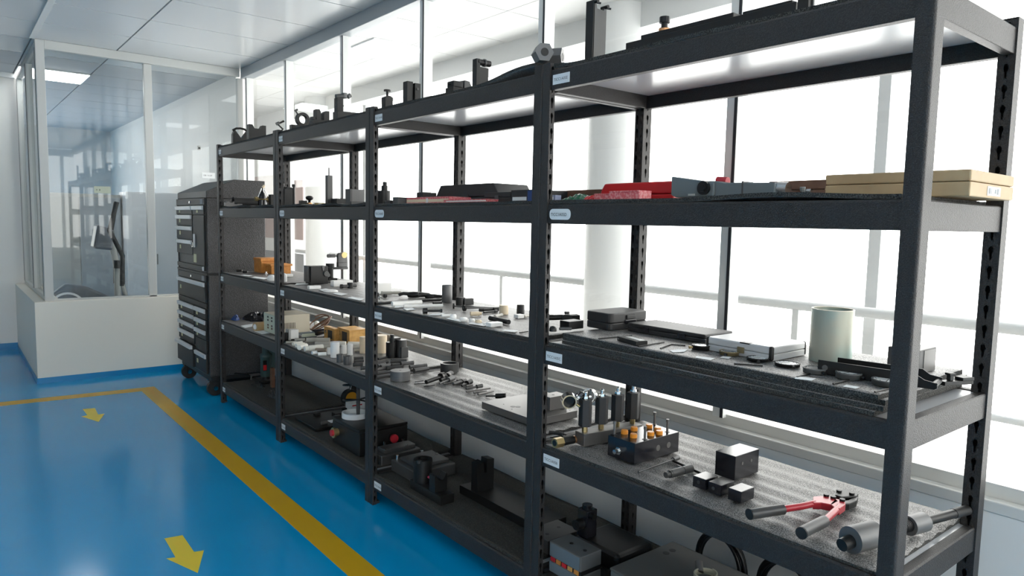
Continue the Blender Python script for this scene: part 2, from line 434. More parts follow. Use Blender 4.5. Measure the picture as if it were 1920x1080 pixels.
# exercise machine
tr = thing('elliptical_trainer', 'grey elliptical exercise machine standing behind the glass partition', 'exercise machine', (-.44, 7.40, 0))
M_ = MB().prism([(-.46,.46),(-.42,.68),(-.30,.78),(-.12,.74),(.10,.62),(.20,.50),(.16,.42),(-.42,.38)], 'y', -.06, .06)
obj('housing', M_, MACH, tr, .02)
obj('flywheel', MB().cyl((-.30,-.09,.55), (-.30,.09,.55), .17, n=32), MACH, tr)
obj('wheel_trim', MB().ring((-.30,-.095,.55), (-.30,-.09,.55), .15, .13, 32), WHITE, tr)
obj('base_rail', MB().box(-.46, -.03, .02, .34, .03, .09).box(-.45,-.25,0,-.38,.25,.06).box(.28,-.25,0,.35,.25,.06), MACH, tr, .01)
obj('mast', MB().path([(.14,0,.08),(.15,0,.9),(.10,0,1.25)], .03, 12), ALUG, tr)
obj('console', MB().prism([(-.06,1.12),(.10,1.10),(.12,1.30),(-.02,1.36)], 'y', -.10, .10), MACH, tr, .02)
obj('display', MB().prism([(-.065,1.14),(-.06,1.14),(-.025,1.34),(-.03,1.34)], 'y', -.08, .08), DIALW, tr)
for s in (-1, 1):
    obj('handlebar', MB().path([(.16,s*.17,.75),(.17,s*.18,1.05),(.10+.04*s,s*.20,1.30),(.16+.03*s,s*.2,1.58)], .022, 10), CASEB, tr)
    obj('swing_arm', MB().path([(.30,s*.16,.24),(.20,s*.17,.60),(.16,s*.17,.78)], .02, 10), ALUG, tr)
    obj('pedal', MB().box(-.05, s*.16-.06, .28, .30, s*.16+.06, .32), CASEB, tr, .01)
obj('bottle_holder', MB().cyl((.16,-.05,.92), (.16,-.05,1.0), .05, n=16), CASEB, tr)
# signs on the glass
def sign(name, loc, w, h, label, txt, m=PAPER, facing='y', col=None):
    t = thing(name, label, 'sign', loc)
    obj('plate', MB().box(-w/2, -.002, -h/2, w/2, 0, h/2), m, t)
    text(txt, h*.35, t, (-w*.40, -.003, -h*.14), (PI/2, 0, 0), col or INK)
    return t
def text(s, size, parent, loc, rot, m, align='LEFT'):
    c = bpy.data.curves.new('lettering', 'FONT'); c.body = s; c.size = size; c.align_x = align; c.resolution_u = 2
    tmp = bpy.data.objects.new('lettering', c); COL.objects.link(tmp)
    dg = bpy.context.evaluated_depsgraph_get()
    me = bpy.data.meshes.new_from_object(tmp.evaluated_get(dg))
    COL.objects.unlink(tmp); bpy.data.objects.remove(tmp)
    me.materials.clear(); me.materials.append(m)
    o = bpy.data.objects.new('lettering', me); COL.objects.link(o); o.parent = parent
    o.location = loc; o.rotation_euler = rot
    return o
p = aty(192, 356, YP+.049)
s_ = sign('glass_sign', (p.x, p.y, p.z), .13, .06, 'small pale sign stuck on the glass above the exercise machine', '← 8', GREENISH)
p = aty(391, 329, YP+.049)
sign('glass_sign', (p.x, p.y, p.z), .12, .055, 'small pale sign on the glass above the tool cabinet', 'OB  V-OF', PAPER)
p = aty(373, 277, YP+.049)
so = thing('wall_sensor', 'tiny dark grey sensor stuck high on the partition glass', 'sensor', (p.x, p.y, p.z))
obj('body', MB().box(-.014,-.012,-.02,.014,0,.02), ALUG, so, .003); obj('eye', MB().box(-.008,-.015,-.012,.008,-.011,.004), BLACK, so)

# ------------------------------------------------------------------ shelving racks
J = [0, 1.2604, 2.541, 3.798, 5.0288]
ZT = [1.976, 1.5176, 1.0173, .6437, .1518]    # beam tops, top shelf first
HB, PW, D, HP = .0685, .041, .562, 2.0
M = [z+.0135 for z in ZT]                     # top of the foam lining on each shelf

def perf(mb, P, w, z0, z1, flip):
    # a steel strip with a row of keyhole slots; P(a, z) -> point, a in 0..w
    n = int((z1-z0)/.0525); z = z0+((z1-z0)-n*.0525)/2
    mb.add([P(0,z0),P(w,z0),P(w,z),P(0,z)], [(0,1,2,3)[::(-1 if flip else 1)]])
    mb.add([P(0,z+n*.0525),P(w,z+n*.0525),P(w,z1),P(0,z1)], [(0,1,2,3)[::(-1 if flip else 1)]])
    for k in range(n):
        a0, a1 = z+k*.0525, z+(k+1)*.0525; c = w*.5; m_ = (a0+a1)/2
        h = [(c-.0022,a0+.008),(c+.0022,a0+.008),(c+.003,m_-.002),(c+.0058,m_+.004),(c+.0058,m_+.012),(c+.002,a1-.008),(c-.002,a1-.008),(c-.0058,m_+.012),(c-.0058,m_+.004),(c-.003,m_-.002)]
        o = [(0,a0),(w,a0),(w,m_-.002),(w,m_+.004),(w,m_+.012),(w,a1),(0,a1),(0,m_+.012),(0,m_+.004),(0,m_-.002)]
        vs = [P(*q) for q in o]+[P(*q) for q in h]
        fs = [(i,(i+1)%10,10+(i+1)%10,10+i) for i in range(10)]
        mb.add(vs, [f[::-1] for f in fs] if flip else fs)
def post(xo, yo, sx, sy, pw, slots=True):
    # rolled post: smooth front and outer side faces, rounded outer corner, two slotted inner flanges
    mb = MB(); r, dx, fl = .007, .047, .024
    pts = [(xo+sx*dx, yo)]
    for k in range(5):
        a = PI/2*k/4
        pts.append((xo+sx*(r-r*math.sin(a)), yo+sy*(r-r*math.cos(a))))
    pts.append((xo, yo+sy*pw))
    n = len(pts)
    vs = [(x,y,0) for x,y in pts]+[(x,y,HP) for x,y in pts]
    for i in range(n-1):
        mb.add([vs[i],vs[i+1],vs[n+i+1],vs[n+i]], [(0,1,2,3)], 0 < i < n-2)
    w = .002
    inn = [(xo+sx*dx, yo+sy*w), (xo+sx*w, yo+sy*w), (xo+sx*w, yo+sy*pw)]
    mb.add([(inn[i][0],inn[i][1],z) for z in (0,HP) for i in range(3)], [(0,1,4,3),(1,2,5,4)])
    fl = .024 if sx > 0 else dx
    perf(mb, lambda a, z: (xo+sx*a, yo+sy*pw, z), fl, 0, HP, False)
    perf(mb, lambda a, z: (xo+sx*a, yo+sy*(pw-.002), z), fl, 0, HP, False)
    if sx > 0: mb.add([(xo+sx*fl,yo,0),(xo+sx*fl,yo+sy*pw,0),(xo+sx*fl,yo+sy*pw,HP),(xo+sx*fl,yo,HP)], [(0,1,2,3)])
    else: perf(mb, lambda a, z: (xo+sx*dx, yo+sy*a, z), pw, 0, HP, False)
    mb.box(min(xo+sx*.006,xo+sx*(dx-.004)), min(yo+sy*.006,yo+sy*(pw-.006)), 0, max(xo+sx*.006,xo+sx*(dx-.004)), max(yo+sy*.006,yo+sy*(pw-.006)), .012)
    mb.box(min(xo+sx*.004,xo+sx*fl), min(yo+sy*.003,yo+sy*(pw-.003)), HP-.003, max(xo+sx*.004,xo+sx*fl), max(yo+sy*.003,yo+sy*(pw-.003)), HP-.001)
    return mb
def plate_poly(w, h, kind):
    if kind == 'rect': return [(0,0),(w,0),(w,h),(0,h)]
    r = h*.42; out = []
    for cx, cy, a0 in ((w-r,r,-90),(w-r,h-r,0),(r,h-r,90),(r,r,180)):
        for k in range(5): out.append((cx+r*math.cos(math.radians(a0+k*22.5)), cy+r*math.sin(math.radians(a0+k*22.5))))
    return out
CODES = ['E', 'D', 'C', 'B', 'A']
NAMES = ['nearest black steel shelving rack, with the wide tan box and bolt cutter', 'second black steel shelving rack from the right, holding the black socket pieces',
         'third black steel shelving rack from the right, holding the white nylon cylinders', 'farthest black steel shelving rack, beside the black tool cabinet']
for b in range(4):
    y0, y1 = J[b]+.0005, J[b+1]-.0005
    R = thing('shelving_rack', NAMES[b], 'shelving rack', (0, y0, 0), 0, 'row of black shelving racks'); W = y1-y0
    rw0 = PW if b == 0 else .021; rw1 = PW if b == 3 else .021
    obj('post', post(0, 0, 1, 1, PW), RACK, R); obj('post', post(0, W, 1, -1, PW), RACK, R)
    obj('post', post(D, 0, -1, 1, rw0), RACK, R); obj('post', post(D, W, -1, -1, rw1), RACK, R)
    fb = MB().prism([(.004,-HB),(.004,-.006),(.008,0),(.020,0),(.020,-.004),(.034,-.004),(.034,-.010),(.012,-.010),(.012,-HB+.006),(.03,-HB+.006),(.03,-HB)], 'y', PW, W-PW).mesh('front_beam'); fb.materials.append(RACK)
    rb = MB().box(-.034, rw0, -HB, -.004, W-rw1, 0).mesh('rear_beam'); rb.materials.append(RACK)
    sb = MB().prism([(.004,-HB),(.004,-.004),(.007,0),(.03,0),(.03,-HB)], 'x', .047, D-.047).mesh('side_beam'); sb.materials.append(RACK)
    sb2 = MB().box(.047, -.03, -HB, D-.047, -.004, 0).mesh('side_beam'); sb2.materials.append(RACK)
    bd = MB().box(.021, .031, -.020, D-.035, W-.031, -.003).mesh('shelf_board'); bd.materials.append(BOARD)
    for l, z in enumerate(ZT):
        obj('front_beam', fb, None, R, .0025, (0,0,z)); obj('rear_beam', rb, None, R, .003, (D,0,z))
        obj('side_beam', sb, None, R, .002, (0,0,z)); obj('side_beam', sb2, None, R, .002, (0,W,z))
        obj('shelf_board', bd, None, R, 0, (0,0,z))
        kind = 'cap' if l == 1 else 'rect'; w, h = (.105,.037) if l == 1 else (.082,.033)
        if b == 1: w *= .85
        if b >= 2: w *= .72
        pl_ = obj('label_plate', MB().prism(plate_poly(w,h,kind), 'x', .0022, .0045), PAPER, R, 0, (0, W-PW-.012-w, z-HB*.5-h*.5-.002))
        pl_.rotation_euler = (0,0,0)
        text('TICC1A0%d%s' % (5-b, CODES[l]), h*.42, pl_, (.0015, w*.93, h*.34), (PI/2, 0, -PI/2), INK)

# ------------------------------------------------------------------ foam linings
def mat_sheet(x0, x1, y0, y1, z, th, m, wave=.0015, wl=.07, curl=None, seed=0, dy=None):
    # thin foam sheet, softly rippled; curl(x, y) lifts it where it has come off the shelf
    rnd = random.Random(seed); ph = rnd.random()*6; nx, ny = 26, max(12, int((y1-y0)/.035))
    mb = MB(); top = []; bot = []; mb.e = []
    for i in range(nx+1):
        for j in range(ny+1):
            x = x0+(x1-x0)*i/nx; y = y0+(y1-y0)*j/ny
            c = curl(x, y) if curl else 0
            xx = x+.004*math.sin(y*9+ph) * (1 if i in (0, nx) else 0)
            d = wave*(1+math.sin(2*PI*x/wl+ph+1.2*math.sin(y*2.1+ph)))+c
            top.append((xx, y, z+th+d)); bot.append((xx, y, z+c))
    mb.v = top+bot; n = (nx+1)*(ny+1); I = lambda i, j: i*(ny+1)+j
    for i in range(nx):
        for j in range(ny):
            mb.f.append([I(i,j),I(i+1,j),I(i+1,j+1),I(i,j+1)]); mb.s.append(True)
            mb.f.append([n+I(i,j),n+I(i,j+1),n+I(i+1,j+1),n+I(i+1,j)]); mb.s.append(True)
    for j in range(ny):
        for i, fl in ((0, 0), (nx, 1)):
            q = [I(i,j),I(i,j+1),n+I(i,j+1),n+I(i,j)]; mb.f.append(q if not fl else q[::-1]); mb.s.append(False); mb.e.append(len(mb.f)-1)
    for i in range(nx):
        for j, fl in ((0, 1), (ny, 0)):
            q = [I(i,j),I(i+1,j),n+I(i+1,j),n+I(i,j)]; mb.f.append(q if not fl else q[::-1]); mb.s.append(False); mb.e.append(len(mb.f)-1)
    me = mb.mesh('foam_sheet'); me.materials.append(m); me.materials.append(FOAME)
    for k in mb.e: me.polygons[k].material_index = 1
    return me
sm = lambda t: 0 if t <= 0 else 1 if t >= 1 else t*t*(3-2*t)
def lining(b, l, label, y0=None, y1=None, x0=.010, x1=.552, th=.010, m=None, curl=None, wave=.0012, z=None, wl=.07):
    m = m or FOAM
    Y0 = J[b]+.05 if y0 is None else y0; Y1 = J[b+1]-.05 if y1 is None else y1
    o = obj('foam_sheet', mat_sheet(x0, x1, Y0, Y1, ZT[l]+.0006 if z is None else z, th, m, wave, wl, curl, b*10+l), m or FOAM)
    return tag(o, label, 'foam sheet', 'foam shelf linings')
WHICH = ['nearest', 'second', 'third', 'farthest']
LV = ['top', 'second', 'third', 'fourth', 'bottom']
for b in range(4):
    for l in range(5):
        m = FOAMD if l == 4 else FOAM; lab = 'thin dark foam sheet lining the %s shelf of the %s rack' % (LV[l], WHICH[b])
        if (b, l) == (0, 2): continue
        curl = None
        if (b, l) == (1, 0): curl = lambda x, y: .030*sm((1.66-y)/.30)*sm((.40-x)/.3)
        if (b, l) == (0, 1): curl = lambda x, y: .010*(math.sin((y-.05)/.62*PI)**2 if .05 < y < .67 else 0)*sm((.2-x)/.2)
        if (b, l) in ((2, 1), (3, 1)): curl = lambda x, y: .004*(1+math.sin(y*13))*sm((.25-x)/.25)
        if (b, l) == (0, 0): curl = lambda x, y: .008*sm((y-1.12)/.08)
        if (b, l) == (1, 3):
            lining(b, l, lab, wave=.003, wl=.075, th=.006); continue
        if (b, l) == (0, 3):
            lining(b, l, lab, y0=.043, curl=None, wave=.0042, wl=.075, th=.004); continue
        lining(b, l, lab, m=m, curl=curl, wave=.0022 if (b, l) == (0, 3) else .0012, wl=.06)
# the layered foam on the third shelf of the nearest rack
lining(0, 2, 'thin foam sheet under the layered foam, third shelf of the nearest rack', y0=.075, y1=1.20, th=.010, m=FOAM)
ST = ZT[2]+.0142
for k in range(3):
    o = obj('foam_layer', mat_sheet(.018+.006*(k%2), .535-.005*(k%2), (.058+.006*k-.006*(k==1)), 1.145, ST+.0005+k*.0125, .0115, FOAM, .0006, .05, None, 40+k), FOAM)
    tag(o, ['lowest', 'middle', 'uppermost'][k]+' of the three thick foam layers on the third shelf, nearest rack', 'foam sheet', 'stacked foam layers')
STK = ST+.0005+3*.0125+.001                       # top of that stack

# ------------------------------------------------------------------ tool cabinet at the far end
tc = thing('tool_cabinet', 'tall black rolling tool cabinet with silver drawer handles at the far end', 'tool cabinet', (0, 0, 0))
CX0, CX1, CY0, CY1 = -.02, .455, 5.215, 6.13
obj('lower_body', MB().box(CX0, CY0, .165, CX1, CY1, .985), CABT, tc, .006)
obj('upper_body', MB().box(CX0, CY0+.02, 1.0, CX1-.01, CY1-.02, 1.60), CABT, tc, .006)
obj('base_frame', MB().box(CX0+.01, CY0+.01, .128, CX1-.01, CY1-.01, .167), CABB, tc, .003)
obj('shade_slab', MB().box(.06, CY0+.13, .07, CX1-.05, CY1-.13, .129), CABB, tc)  # dark slab added to stand in for the shade under the cabinet
obj('middle_shelf_edge', MB().box(CX0-.01, CY0+.005, .983, CX1, CY1-.005, 1.003), CABB, tc, .003)
obj('lid', MB().prism([(CX0,1.60),(CX1-.01,1.60),(CX1-.01,1.755),(.20,1.755),(CX0,1.655)], 'y', CY0+.02, CY1-.02), CABT, tc, .006)
for y in (CY0+.025, CY1-.045):
    obj('side_edge', MB().box(CX0-.006, y, 1.005, CX0, y+.02, 1.60), CABB, tc)
FXc = CX0-.0015
def drawer(y0, y1, z0, z1, hy0=None, hy1=None, hz=None, tagp=None):
    d = obj('drawer', MB().box(FXc-.016, y0, z0, FXc, y1, z1), CABB, tc, .003)
    h_ = hz if hz is not None else z1-.016
    obj('handle', MB().prism([(FXc-.016,h_-.020),(FXc-.028,h_-.018),(FXc-.031,h_+.012),(FXc-.016,h_+.016)], 'y', hy0 or y0+.006, hy1 or y1-.006), HANDLE, d, .002)
    if tagp is not None:
        obj('label_tag', MB().box(FXc-.0185, tagp, (z0+z1)/2-.022, FXc-.0165, tagp+.04, (z0+z1)/2+.012), YPAPER, d)
    return d
yl0, ym, yr0, yr1 = CY0+.04, CY0+.36, CY0+.37, CY1-.04       # right bank (near), left bank (far)
bank = obj('lock_rail', MB().box(FXc-.012, CY0+.03, 1.545, FXc, CY1-.03, 1.60), CABB, tc, .003)
obj('lock', MB().cyl((FXc-.018,5.66,1.57),(FXc-.010,5.66,1.57),.010), CHROME, bank)
obj('maker_plate', MB().box(FXc-.0145, 5.29, 1.553, FXc-.0125, 5.36, 1.592), GREYB, bank)
for i, (z0, z1) in enumerate(((1.47,1.54),(1.375,1.465),(1.26,1.37),(1.135,1.255))):
    drawer(yr0+.01, yr1, z0, z1, tagp=yr1-.14)
drawer(yl0, ym, 1.47, 1.54, tagp=ym-.16)
dd = obj('door', MB().box(FXc-.016, yl0, 1.06, FXc, ym, 1.462), CABB, tc, .003)
obj('handle', MB().box(FXc-.03, ym-.075, 1.20, FXc-.016, ym-.055, 1.31), HANDLE, dd, .003)
obj('note', MB().box(FXc-.0185, ym-.10, 1.075, FXc-.0165, ym-.02, 1.145), YPAPER, dd)
kr = obj('key_ring', MB().ring((FXc-.022,ym+.01,1.22),(FXc-.018,ym+.01,1.22),.022,.017), CHROME, dd)
drawer(CY0+.04, yr1, 1.01+.01, 1.055, hy0=CY0+.06, hy1=CY0+.062)
lr = obj('lock_rail', MB().box(FXc-.012, CY0+.03, .93, FXc, CY1-.03, .982), CABB, tc, .003)
obj('lock', MB().cyl((FXc-.018,5.66,.955),(FXc-.010,5.66,.955),.010), CHROME, lr)
obj('maker_plate', MB().box(FXc-.0145, 5.28, .937, FXc-.0125, 5.35, .977), GREYB, lr)
drawer(CY0+.04, yr1, .765, .925, tagp=yr1-.12)
obj('divider_rail', MB().box(FXc-.010, CY0+.03, .715, FXc, CY1-.03, .758), CABB, tc, .003)
for i, (z0, z1) in enumerate(((.63,.71),(.55,.625),(.47,.545),(.38,.465))):
    drawer(yr0+.01, yr1, z0, z1, tagp=yr1-.13)
for i, (z0, z1) in enumerate(((.625,.71),(.54,.62),(.46,.535))):
    drawer(yl0, ym, z0, z1, tagp=ym-.10)
obj('side_panel', MB().box(FXc-.014, yl0, .345, FXc, ym, .455), CABB, tc, .003)
drawer(yl0, ym, .185, .342, tagp=ym-.09)
ld = obj('door', MB().box(FXc-.03, yr0+.01, .185, FXc, yr1, .36), CABB, tc, .003)
obj('handle', MB().prism([(FXc-.03,.335),(FXc-.055,.338),(FXc-.056,.362),(FXc-.03,.368)], 'y', yr0+.02, yr1+.01), HANDLE, ld, .002)
for x, y in ((.03,CY0+.06),(.03,CY1-.08),(CX1-.06,CY0+.06),(CX1-.06,CY1-.08)):
    w = obj('caster', MB().box(x-.045,y-.035,.118,x+.045,y+.035,.131).box(x-.03,y-.030,.05,x+.03,y-.022,.12).box(x-.03,y+.022,.05,x+.03,y+.030,.12), CABB, tc, .002)
    obj('wheel', MB().cyl((x,y-.020,.062),(x,y+.020,.062),.062,n=28), RUBBER, w, .006)
    obj('hub', MB().cyl((x,y-.033,.062),(x,y+.033,.062),.018,n=14), CHROME, w)

# ------------------------------------------------------------------ helpers for the things on the shelves
def on(u, v, l, dz=0.0): return at(u, v, M[l]+dz)
def px_box(name, label, cat, u0, u1, v0, v1, m, l, d=None, z=None, bev=.0015, group=None, rz=0, hid=0.0, x=None):
    # plain block: its near (-y) face spans pixel columns u0..u1, its base lies at row v1 (or at depth x for the high shelves)
    zz = M[l] if z is None else z
    p = at((u0+u1)/2, v1, zz) if x is None else V(x, yat((u0+u1)/2, x, zz), zz)
    w = wx(u1-u0, p); h = hz(v1-v0, p)+hid; d = d or w
    o = solo(name, MB().box(-w/2, 0, 0, w/2, d, h), m, label, cat, p, rz, group, bev)
    return o, p, w, h
def rod_between(u0, v0, u1, v1, r, l, z=None):
    zz = (M[l] if z is None else z)+r
    return at(u0, v0, zz), at(u1, v1, zz)
def upright(name, label, cat, u, v, wpx, hpx, m, l, z=None, group=None, prof=None, bev=.001, n=28):
    p = on(u, v, l) if z is None else at(u, v, z)
    r = hz(wpx, p)/2; h = hz(hpx, p)
    mb = MB().cyl((0,0,0), (0,0,h), r, n=n) if prof is None else MB().lathe((0,0,0), [(a*r, b*h) for a, b in prof], n)
    return solo(name, mb, m, label, cat, p, 0, group, bev), p, r, h
def lying(name, label, cat, u0, v0, u1, v1, dpx, m, l, group=None, segs=None, z=None, n=20):
    # round bar lying on the shelf; segs = [(t0, t1, relative radius)]
    zz = M[l] if z is None else z
    r = hz(dpx, at((u0+u1)/2, (v0+v1)/2, zz))/2
    a, b = at(u0, v0, zz+r), at(u1, v1, zz+r); a.z = b.z = zz+r
    mid = (a+b)/2; d = b-a; base = V(mid.x, mid.y, zz)
    mb = MB(); rmax = max(q[2] for q in segs) if segs else 1
    for t0, t1, k in (segs or [(0,1,1)]):
        mb.cyl(a+d*t0-base, a+d*t1-base, r*k/rmax, n=n)
    return solo(name, mb, m, label, cat, base, 0, group, .0008)

# ================================================================== TOP SHELVES
def topy(u, x): return yat(u, x, M[0])
# farthest rack
y = topy(451, .10)
mb = MB().prism([(-.06,0),(.06,0),(.06,.07),(.045,.105),(.002,.045),(-.045,.105),(-.06,.07)], 'y', -.02, .02)
mb.path([(-.056,0,.10),(-.03,0,.116),(0,0,.12),(.03,0,.116),(.056,0,.10)], .008, 8)
solo('v_bracket', mb, BLACK, 'black V bracket with a small arch over it on the top shelf, far left end', 'bracket', (.10, y, M[0]), bev=.001)
y = topy(481, .10)
t = solo('v_block', MB().prism([(-.06,0),(.06,0),(.06,.11),(.035,.11),(.02,.085),(-.02,.085),(-.035,.11),(-.06,.11)], 'y', -.025, .025), BLACK, 'black V block on the top shelf of the farthest rack, right of the arched bracket', 'block', (.10, y, M[0]), bev=.001)
# third rack
y = topy(527, .12)
t = thing('crank_handle', 'small black zigzag crank standing on the top shelf above the third and fourth racks', 'crank', (.12, y, M[0]))
obj('base', MB().cyl((0,0,0),(0,0,.03),.02), BLACK, t)
obj('arm', MB().path([(0,0,.03),(.012,0,.05),(-.022,0,.078),(.02,0,.103)], .007, 8), BLACK, t)
obj('grip', MB().cyl((-.032,0,.078),(-.012,0,.088),.010), STEEL, t)
y = topy(567, .12)
t = thing('ring_clamp', 'black ring clamp with round hole and side screw on the third rack top shelf', 'clamp', (.12, y, M[0]))
obj('ring', MB().ring((0,-.016,.075),(0,.016,.075),.042,.026,28), BLACK, t)
obj('foot', MB().box(-.035,-.02,0,.045,.02,.04), BLACK, t, .002)
obj('screw', MB().cyl((-.03,0,.105),(-.046,0,.128),.005).cyl((-.048,0,.122),(-.030,0,.134),.006), DGREY, t)
obj('side_lug', MB().box(.038,-.015,.05,.058,.015,.085), BLACK, t, .002)
solo('small_block', MB().box(-.02,-.02,0,.02,.02,.055), MAROON if False else BLACK, 'small dark block left of the ring clamp on the top shelf', 'block', (.12, topy(554,.12)+.03, M[0]), bev=.002)
y = topy(599, .12)
t = thing('fork_fixture', 'black fixture with two upright cheeks on the third rack top shelf', 'fixture', (.12, y, M[0]))
obj('base', MB().box(-.05,-.03,0,.055,.03,.045), BLACK, t, .002)
obj('cheek', MB().prism([(-.028,.045),(0,.045),(0,.09),(-.008,.105),(-.028,.105)], 'y', -.025, .025), BLACK, t, .001)
obj('cheek', MB().prism([(.018,.045),(.052,.045),(.052,.10),(.03,.10),(.018,.085)], 'y', -.025, .025), BLACK, t, .001)
obj('side_step', MB().box(-.052,-.02,.045,-.03,.02,.06), BLACK, t, .001)
y = topy(652, .13)
t = thing('clamp_fixture', 'long dark fixture with an upright knob clamp on the third rack top shelf', 'fixture', (.13, y, M[0]))
obj('base', MB().prism([(-.075,0),(.13,0),(.13,.03),(.11,.055),(.05,.055),(-.075,.05)], 'y', -.03, .03), BLACK, t, .002)
obj('upright', MB().box(-.072,-.02,.05,-.035,.02,.125), BLACK, t, .002)
obj('clamp_arm', MB().cyl((-.07,0,.13),(-.01,-.0,.143),.014).cyl((-.075,-.01,.085),(-.03,-.01,.085),.004), DGREY, t)
obj('knob', MB().cyl((-.02,0,.13),(-.02,0,.156),.016).cyl((-.0,0,.138),(.016,0,.15),.012), MGREY, t)
# second rack
y = topy(726, .12)
t = thing('screw_jack', 'small black screw jack with a T knob just right of the second joint, top', 'jack', (.12, y, M[0]))
obj('body', MB().prism([(-.022,0),(.022,0),(.022,.075),(.008,.082),(-.008,.082),(-.022,.075)], 'y', -.02, .02), BLACK, t, .001)
obj('spindle', MB().cyl((0,0,.08),(0,0,.108),.006), BLACK, t)
obj('knob', MB().cyl((0,0,.106),(0,0,.114),.018), BLACK, t, .001)
y = topy(771, .12)
t = thing('slotted_upright', 'black slotted upright of two plates standing on the second rack top shelf', 'fixture', (.12, y, M[0]))
obj('plate', MB().box(-.034,-.02,0,-.002,.02,.118), BLACK, t, .001)
obj('plate', MB().box(.002,-.03,0,.034,.01,.112), BLACK, t, .001)
obj('web', MB().box(-.01,.0,0,.01,.012,.10), BLACK, t)
obj('bolt', MB().cyl((.016,-.035,.085),(.016,-.03,.085),.006), DGREY, t)
y = topy(860, .12)
t = thing('toggle_fixture', 'low black clamping fixture on the second rack top shelf beside the tall plate', 'fixture', (.12, y, M[0]))
obj('base', MB().box(-.05,-.03,0,.065,.03,.035), BLACK, t, .002)
obj('jaw', MB().box(-.045,-.025,.035,.005,.025,.062).cyl((-.058,0,.047),(-.04,0,.047),.003), BLACK, t, .004)
obj('wedge', MB().prism([(.012,.035),(.06,.035),(.04,.068),(.014,.07)], 'y', -.025, .025), DGREY, t, .001)
y = topy(900, .12)
t = thing('stop_plate', 'tall black plate with a round roller at its top on the second rack top shelf', 'fixture', (.12, y, M[0]))
obj('plate', MB().box(-.03,-.015,0,.032,.015,.10).box(-.03,-.015,.10,-.012,.015,.132), BLACK, t, .001)
obj('roller', MB().cyl((-.02,-.005,.121),(.045,-.005,.121),.0125, n=18), BLACK, t, .001)
obj('collar', MB().cyl((.012,-.005,.121),(.02,-.005,.121),.016, n=18), DGREY, t)
# hexagon nuts at the joint of the first and second rack
def hexblock(label, u, v, x, r, ln, rz):
    p = atx(u, v, x); p.z = max(p.z, HP+r*.87)
    t = thing('hexagon_coupling', label, 'coupling', p, rz)
    obj('body', MB().cyl((0,-ln/2,0),(0,ln/2,0), r, n=6, sm=False), MGREY, t, .0015)
    obj('bore', MB().ring((0,-ln/2-.0012,0),(0,-ln/2+.003,0), r*.42, r*.30, 20).cyl((0,-ln/2-.0004,0),(0,-ln/2+.002,0), r*.3), BLACK, t)
    return t
hexblock('left dark hexagonal steel coupling with a hole on the first rack joint, top shelf', 1017, 101, .03, .034, .06, -.45)
hexblock('right dark hexagonal steel coupling lying behind the left one, top shelf', 1040, 108, .105, .034, .06, .6)
# nearest rack
y = topy(1120, .13)
t = thing('fork_plate', 'tall dark forked plate with two screws at its tips on the nearest rack top shelf', 'fixture', (.13, y, M[0]))
obj('plate', MB().prism([(-.031,0),(.031,0),(.031,.205),(.020,.208),(.018,.192),(-.014,.192),(-.019,.212),(-.031,.215)], 'y', -.006, .006), DGREY, t, .0008)
obj('web', MB().box(-.033,-.006,0,-.026,.03,.218), BLACK, t, .0008)
for a, b in ((-.026,.212),(.024,.203)):
    obj('screw', MB().cyl((a,-.02,b),(a,.012,b),.006).cyl((a+.004,0,b),(a+.022,-.012,b-.002),.0035), BLACK, t)
ry0, ry1 = topy(1500, .12), topy(1182, .12)
t = thing('slide_rail', 'long flat black slide rail with a stepped end on the nearest rack top shelf', 'rail', (.12, (ry0+ry1)/2, M[0])); L_ = (ry1-ry0)/2
obj('rail', MB().box(-.025,-L_,0,.025,L_,.046), BLACK, t, .002)
obj('carriage', MB().box(-.02,-L_*.35,.046,.02,L_*.80,.060), BLACK, t, .002)
obj('end_stop', MB().box(-.02,-L_*.95,.046,.02,-L_*.45,.054), BLACK, t, .002)
kz = .060; ky = yat(1245, .12, M[0]+.04)-(ry0+ry1)/2
obj('clamp_screw', MB().cyl((0,ky,kz),(0,ky,kz+.010),.016).cyl((0,ky,kz+.008),(0,ky,kz+.028),.010), BLACK, t)
obj('brass_washer', MB().cyl((0,ky,kz+.001),(0,ky,kz+.008),.0175), COPPER, t)
obj('knob', MB().cyl((0,ky,kz+.026),(0,ky,kz+.044),.0165,n=10,sm=False), BLACK, t, .001)
y = yat(1512, .10, M[0])
t = thing('angle_upright', 'tall black angle upright cut off by the picture top on the nearest rack', 'bracket', (.10, y, M[0]))
obj('web', MB().box(-.012,-.01,0,.004,.02,.26), BLACK, t, .001); obj('flange', MB().box(.004,-.014,0,.013,-.008,.26), DGREY, t, .001)

# ================================================================== SECOND SHELVES
def s2y(u, x): return yat(u, x, M[1])
y = s2y(431, .05)
solo('notched_bar', MB().prism([(-.062,0),(.062,0),(.062,.038),(.045,.038),(.04,.028),(.028,.028),(.02,.037),(-.006,.037),(-.012,.028),(-.03,.028),(-.034,.036),(-.05,.036),(-.054,.028),(-.062,.028)], 'y', -.02, .02), STEEL, 'pale notched aluminium bar at the front of the farthest rack second shelf', 'bar', (.075, y, M[1]+.002), bev=.001)
y = min(s2y(452, .30), 4.93)
t = thing('black_tube', 'thick black tube lying on the second shelf in front of the tool cabinet', 'tube', (.22, y-.04, M[1]+.004))
obj('tube', MB().ring((-.14,0,.035),(.13,0,.035),.034,.026,24), CASEB, t); obj('end_band', MB().ring((-.142,0,.035),(-.12,0,.035),.036,.03,24), CASEB, t)
y = s2y(492, .25)
t = thing('valve_assembly', 'brass and black valve assembly with a thin chain on the second shelf, farthest rack', 'valve', (.25, y, M[1]))
obj('body', MB().cyl((0,0,0),(0,0,.055),.032), BLACKG, t, .003)
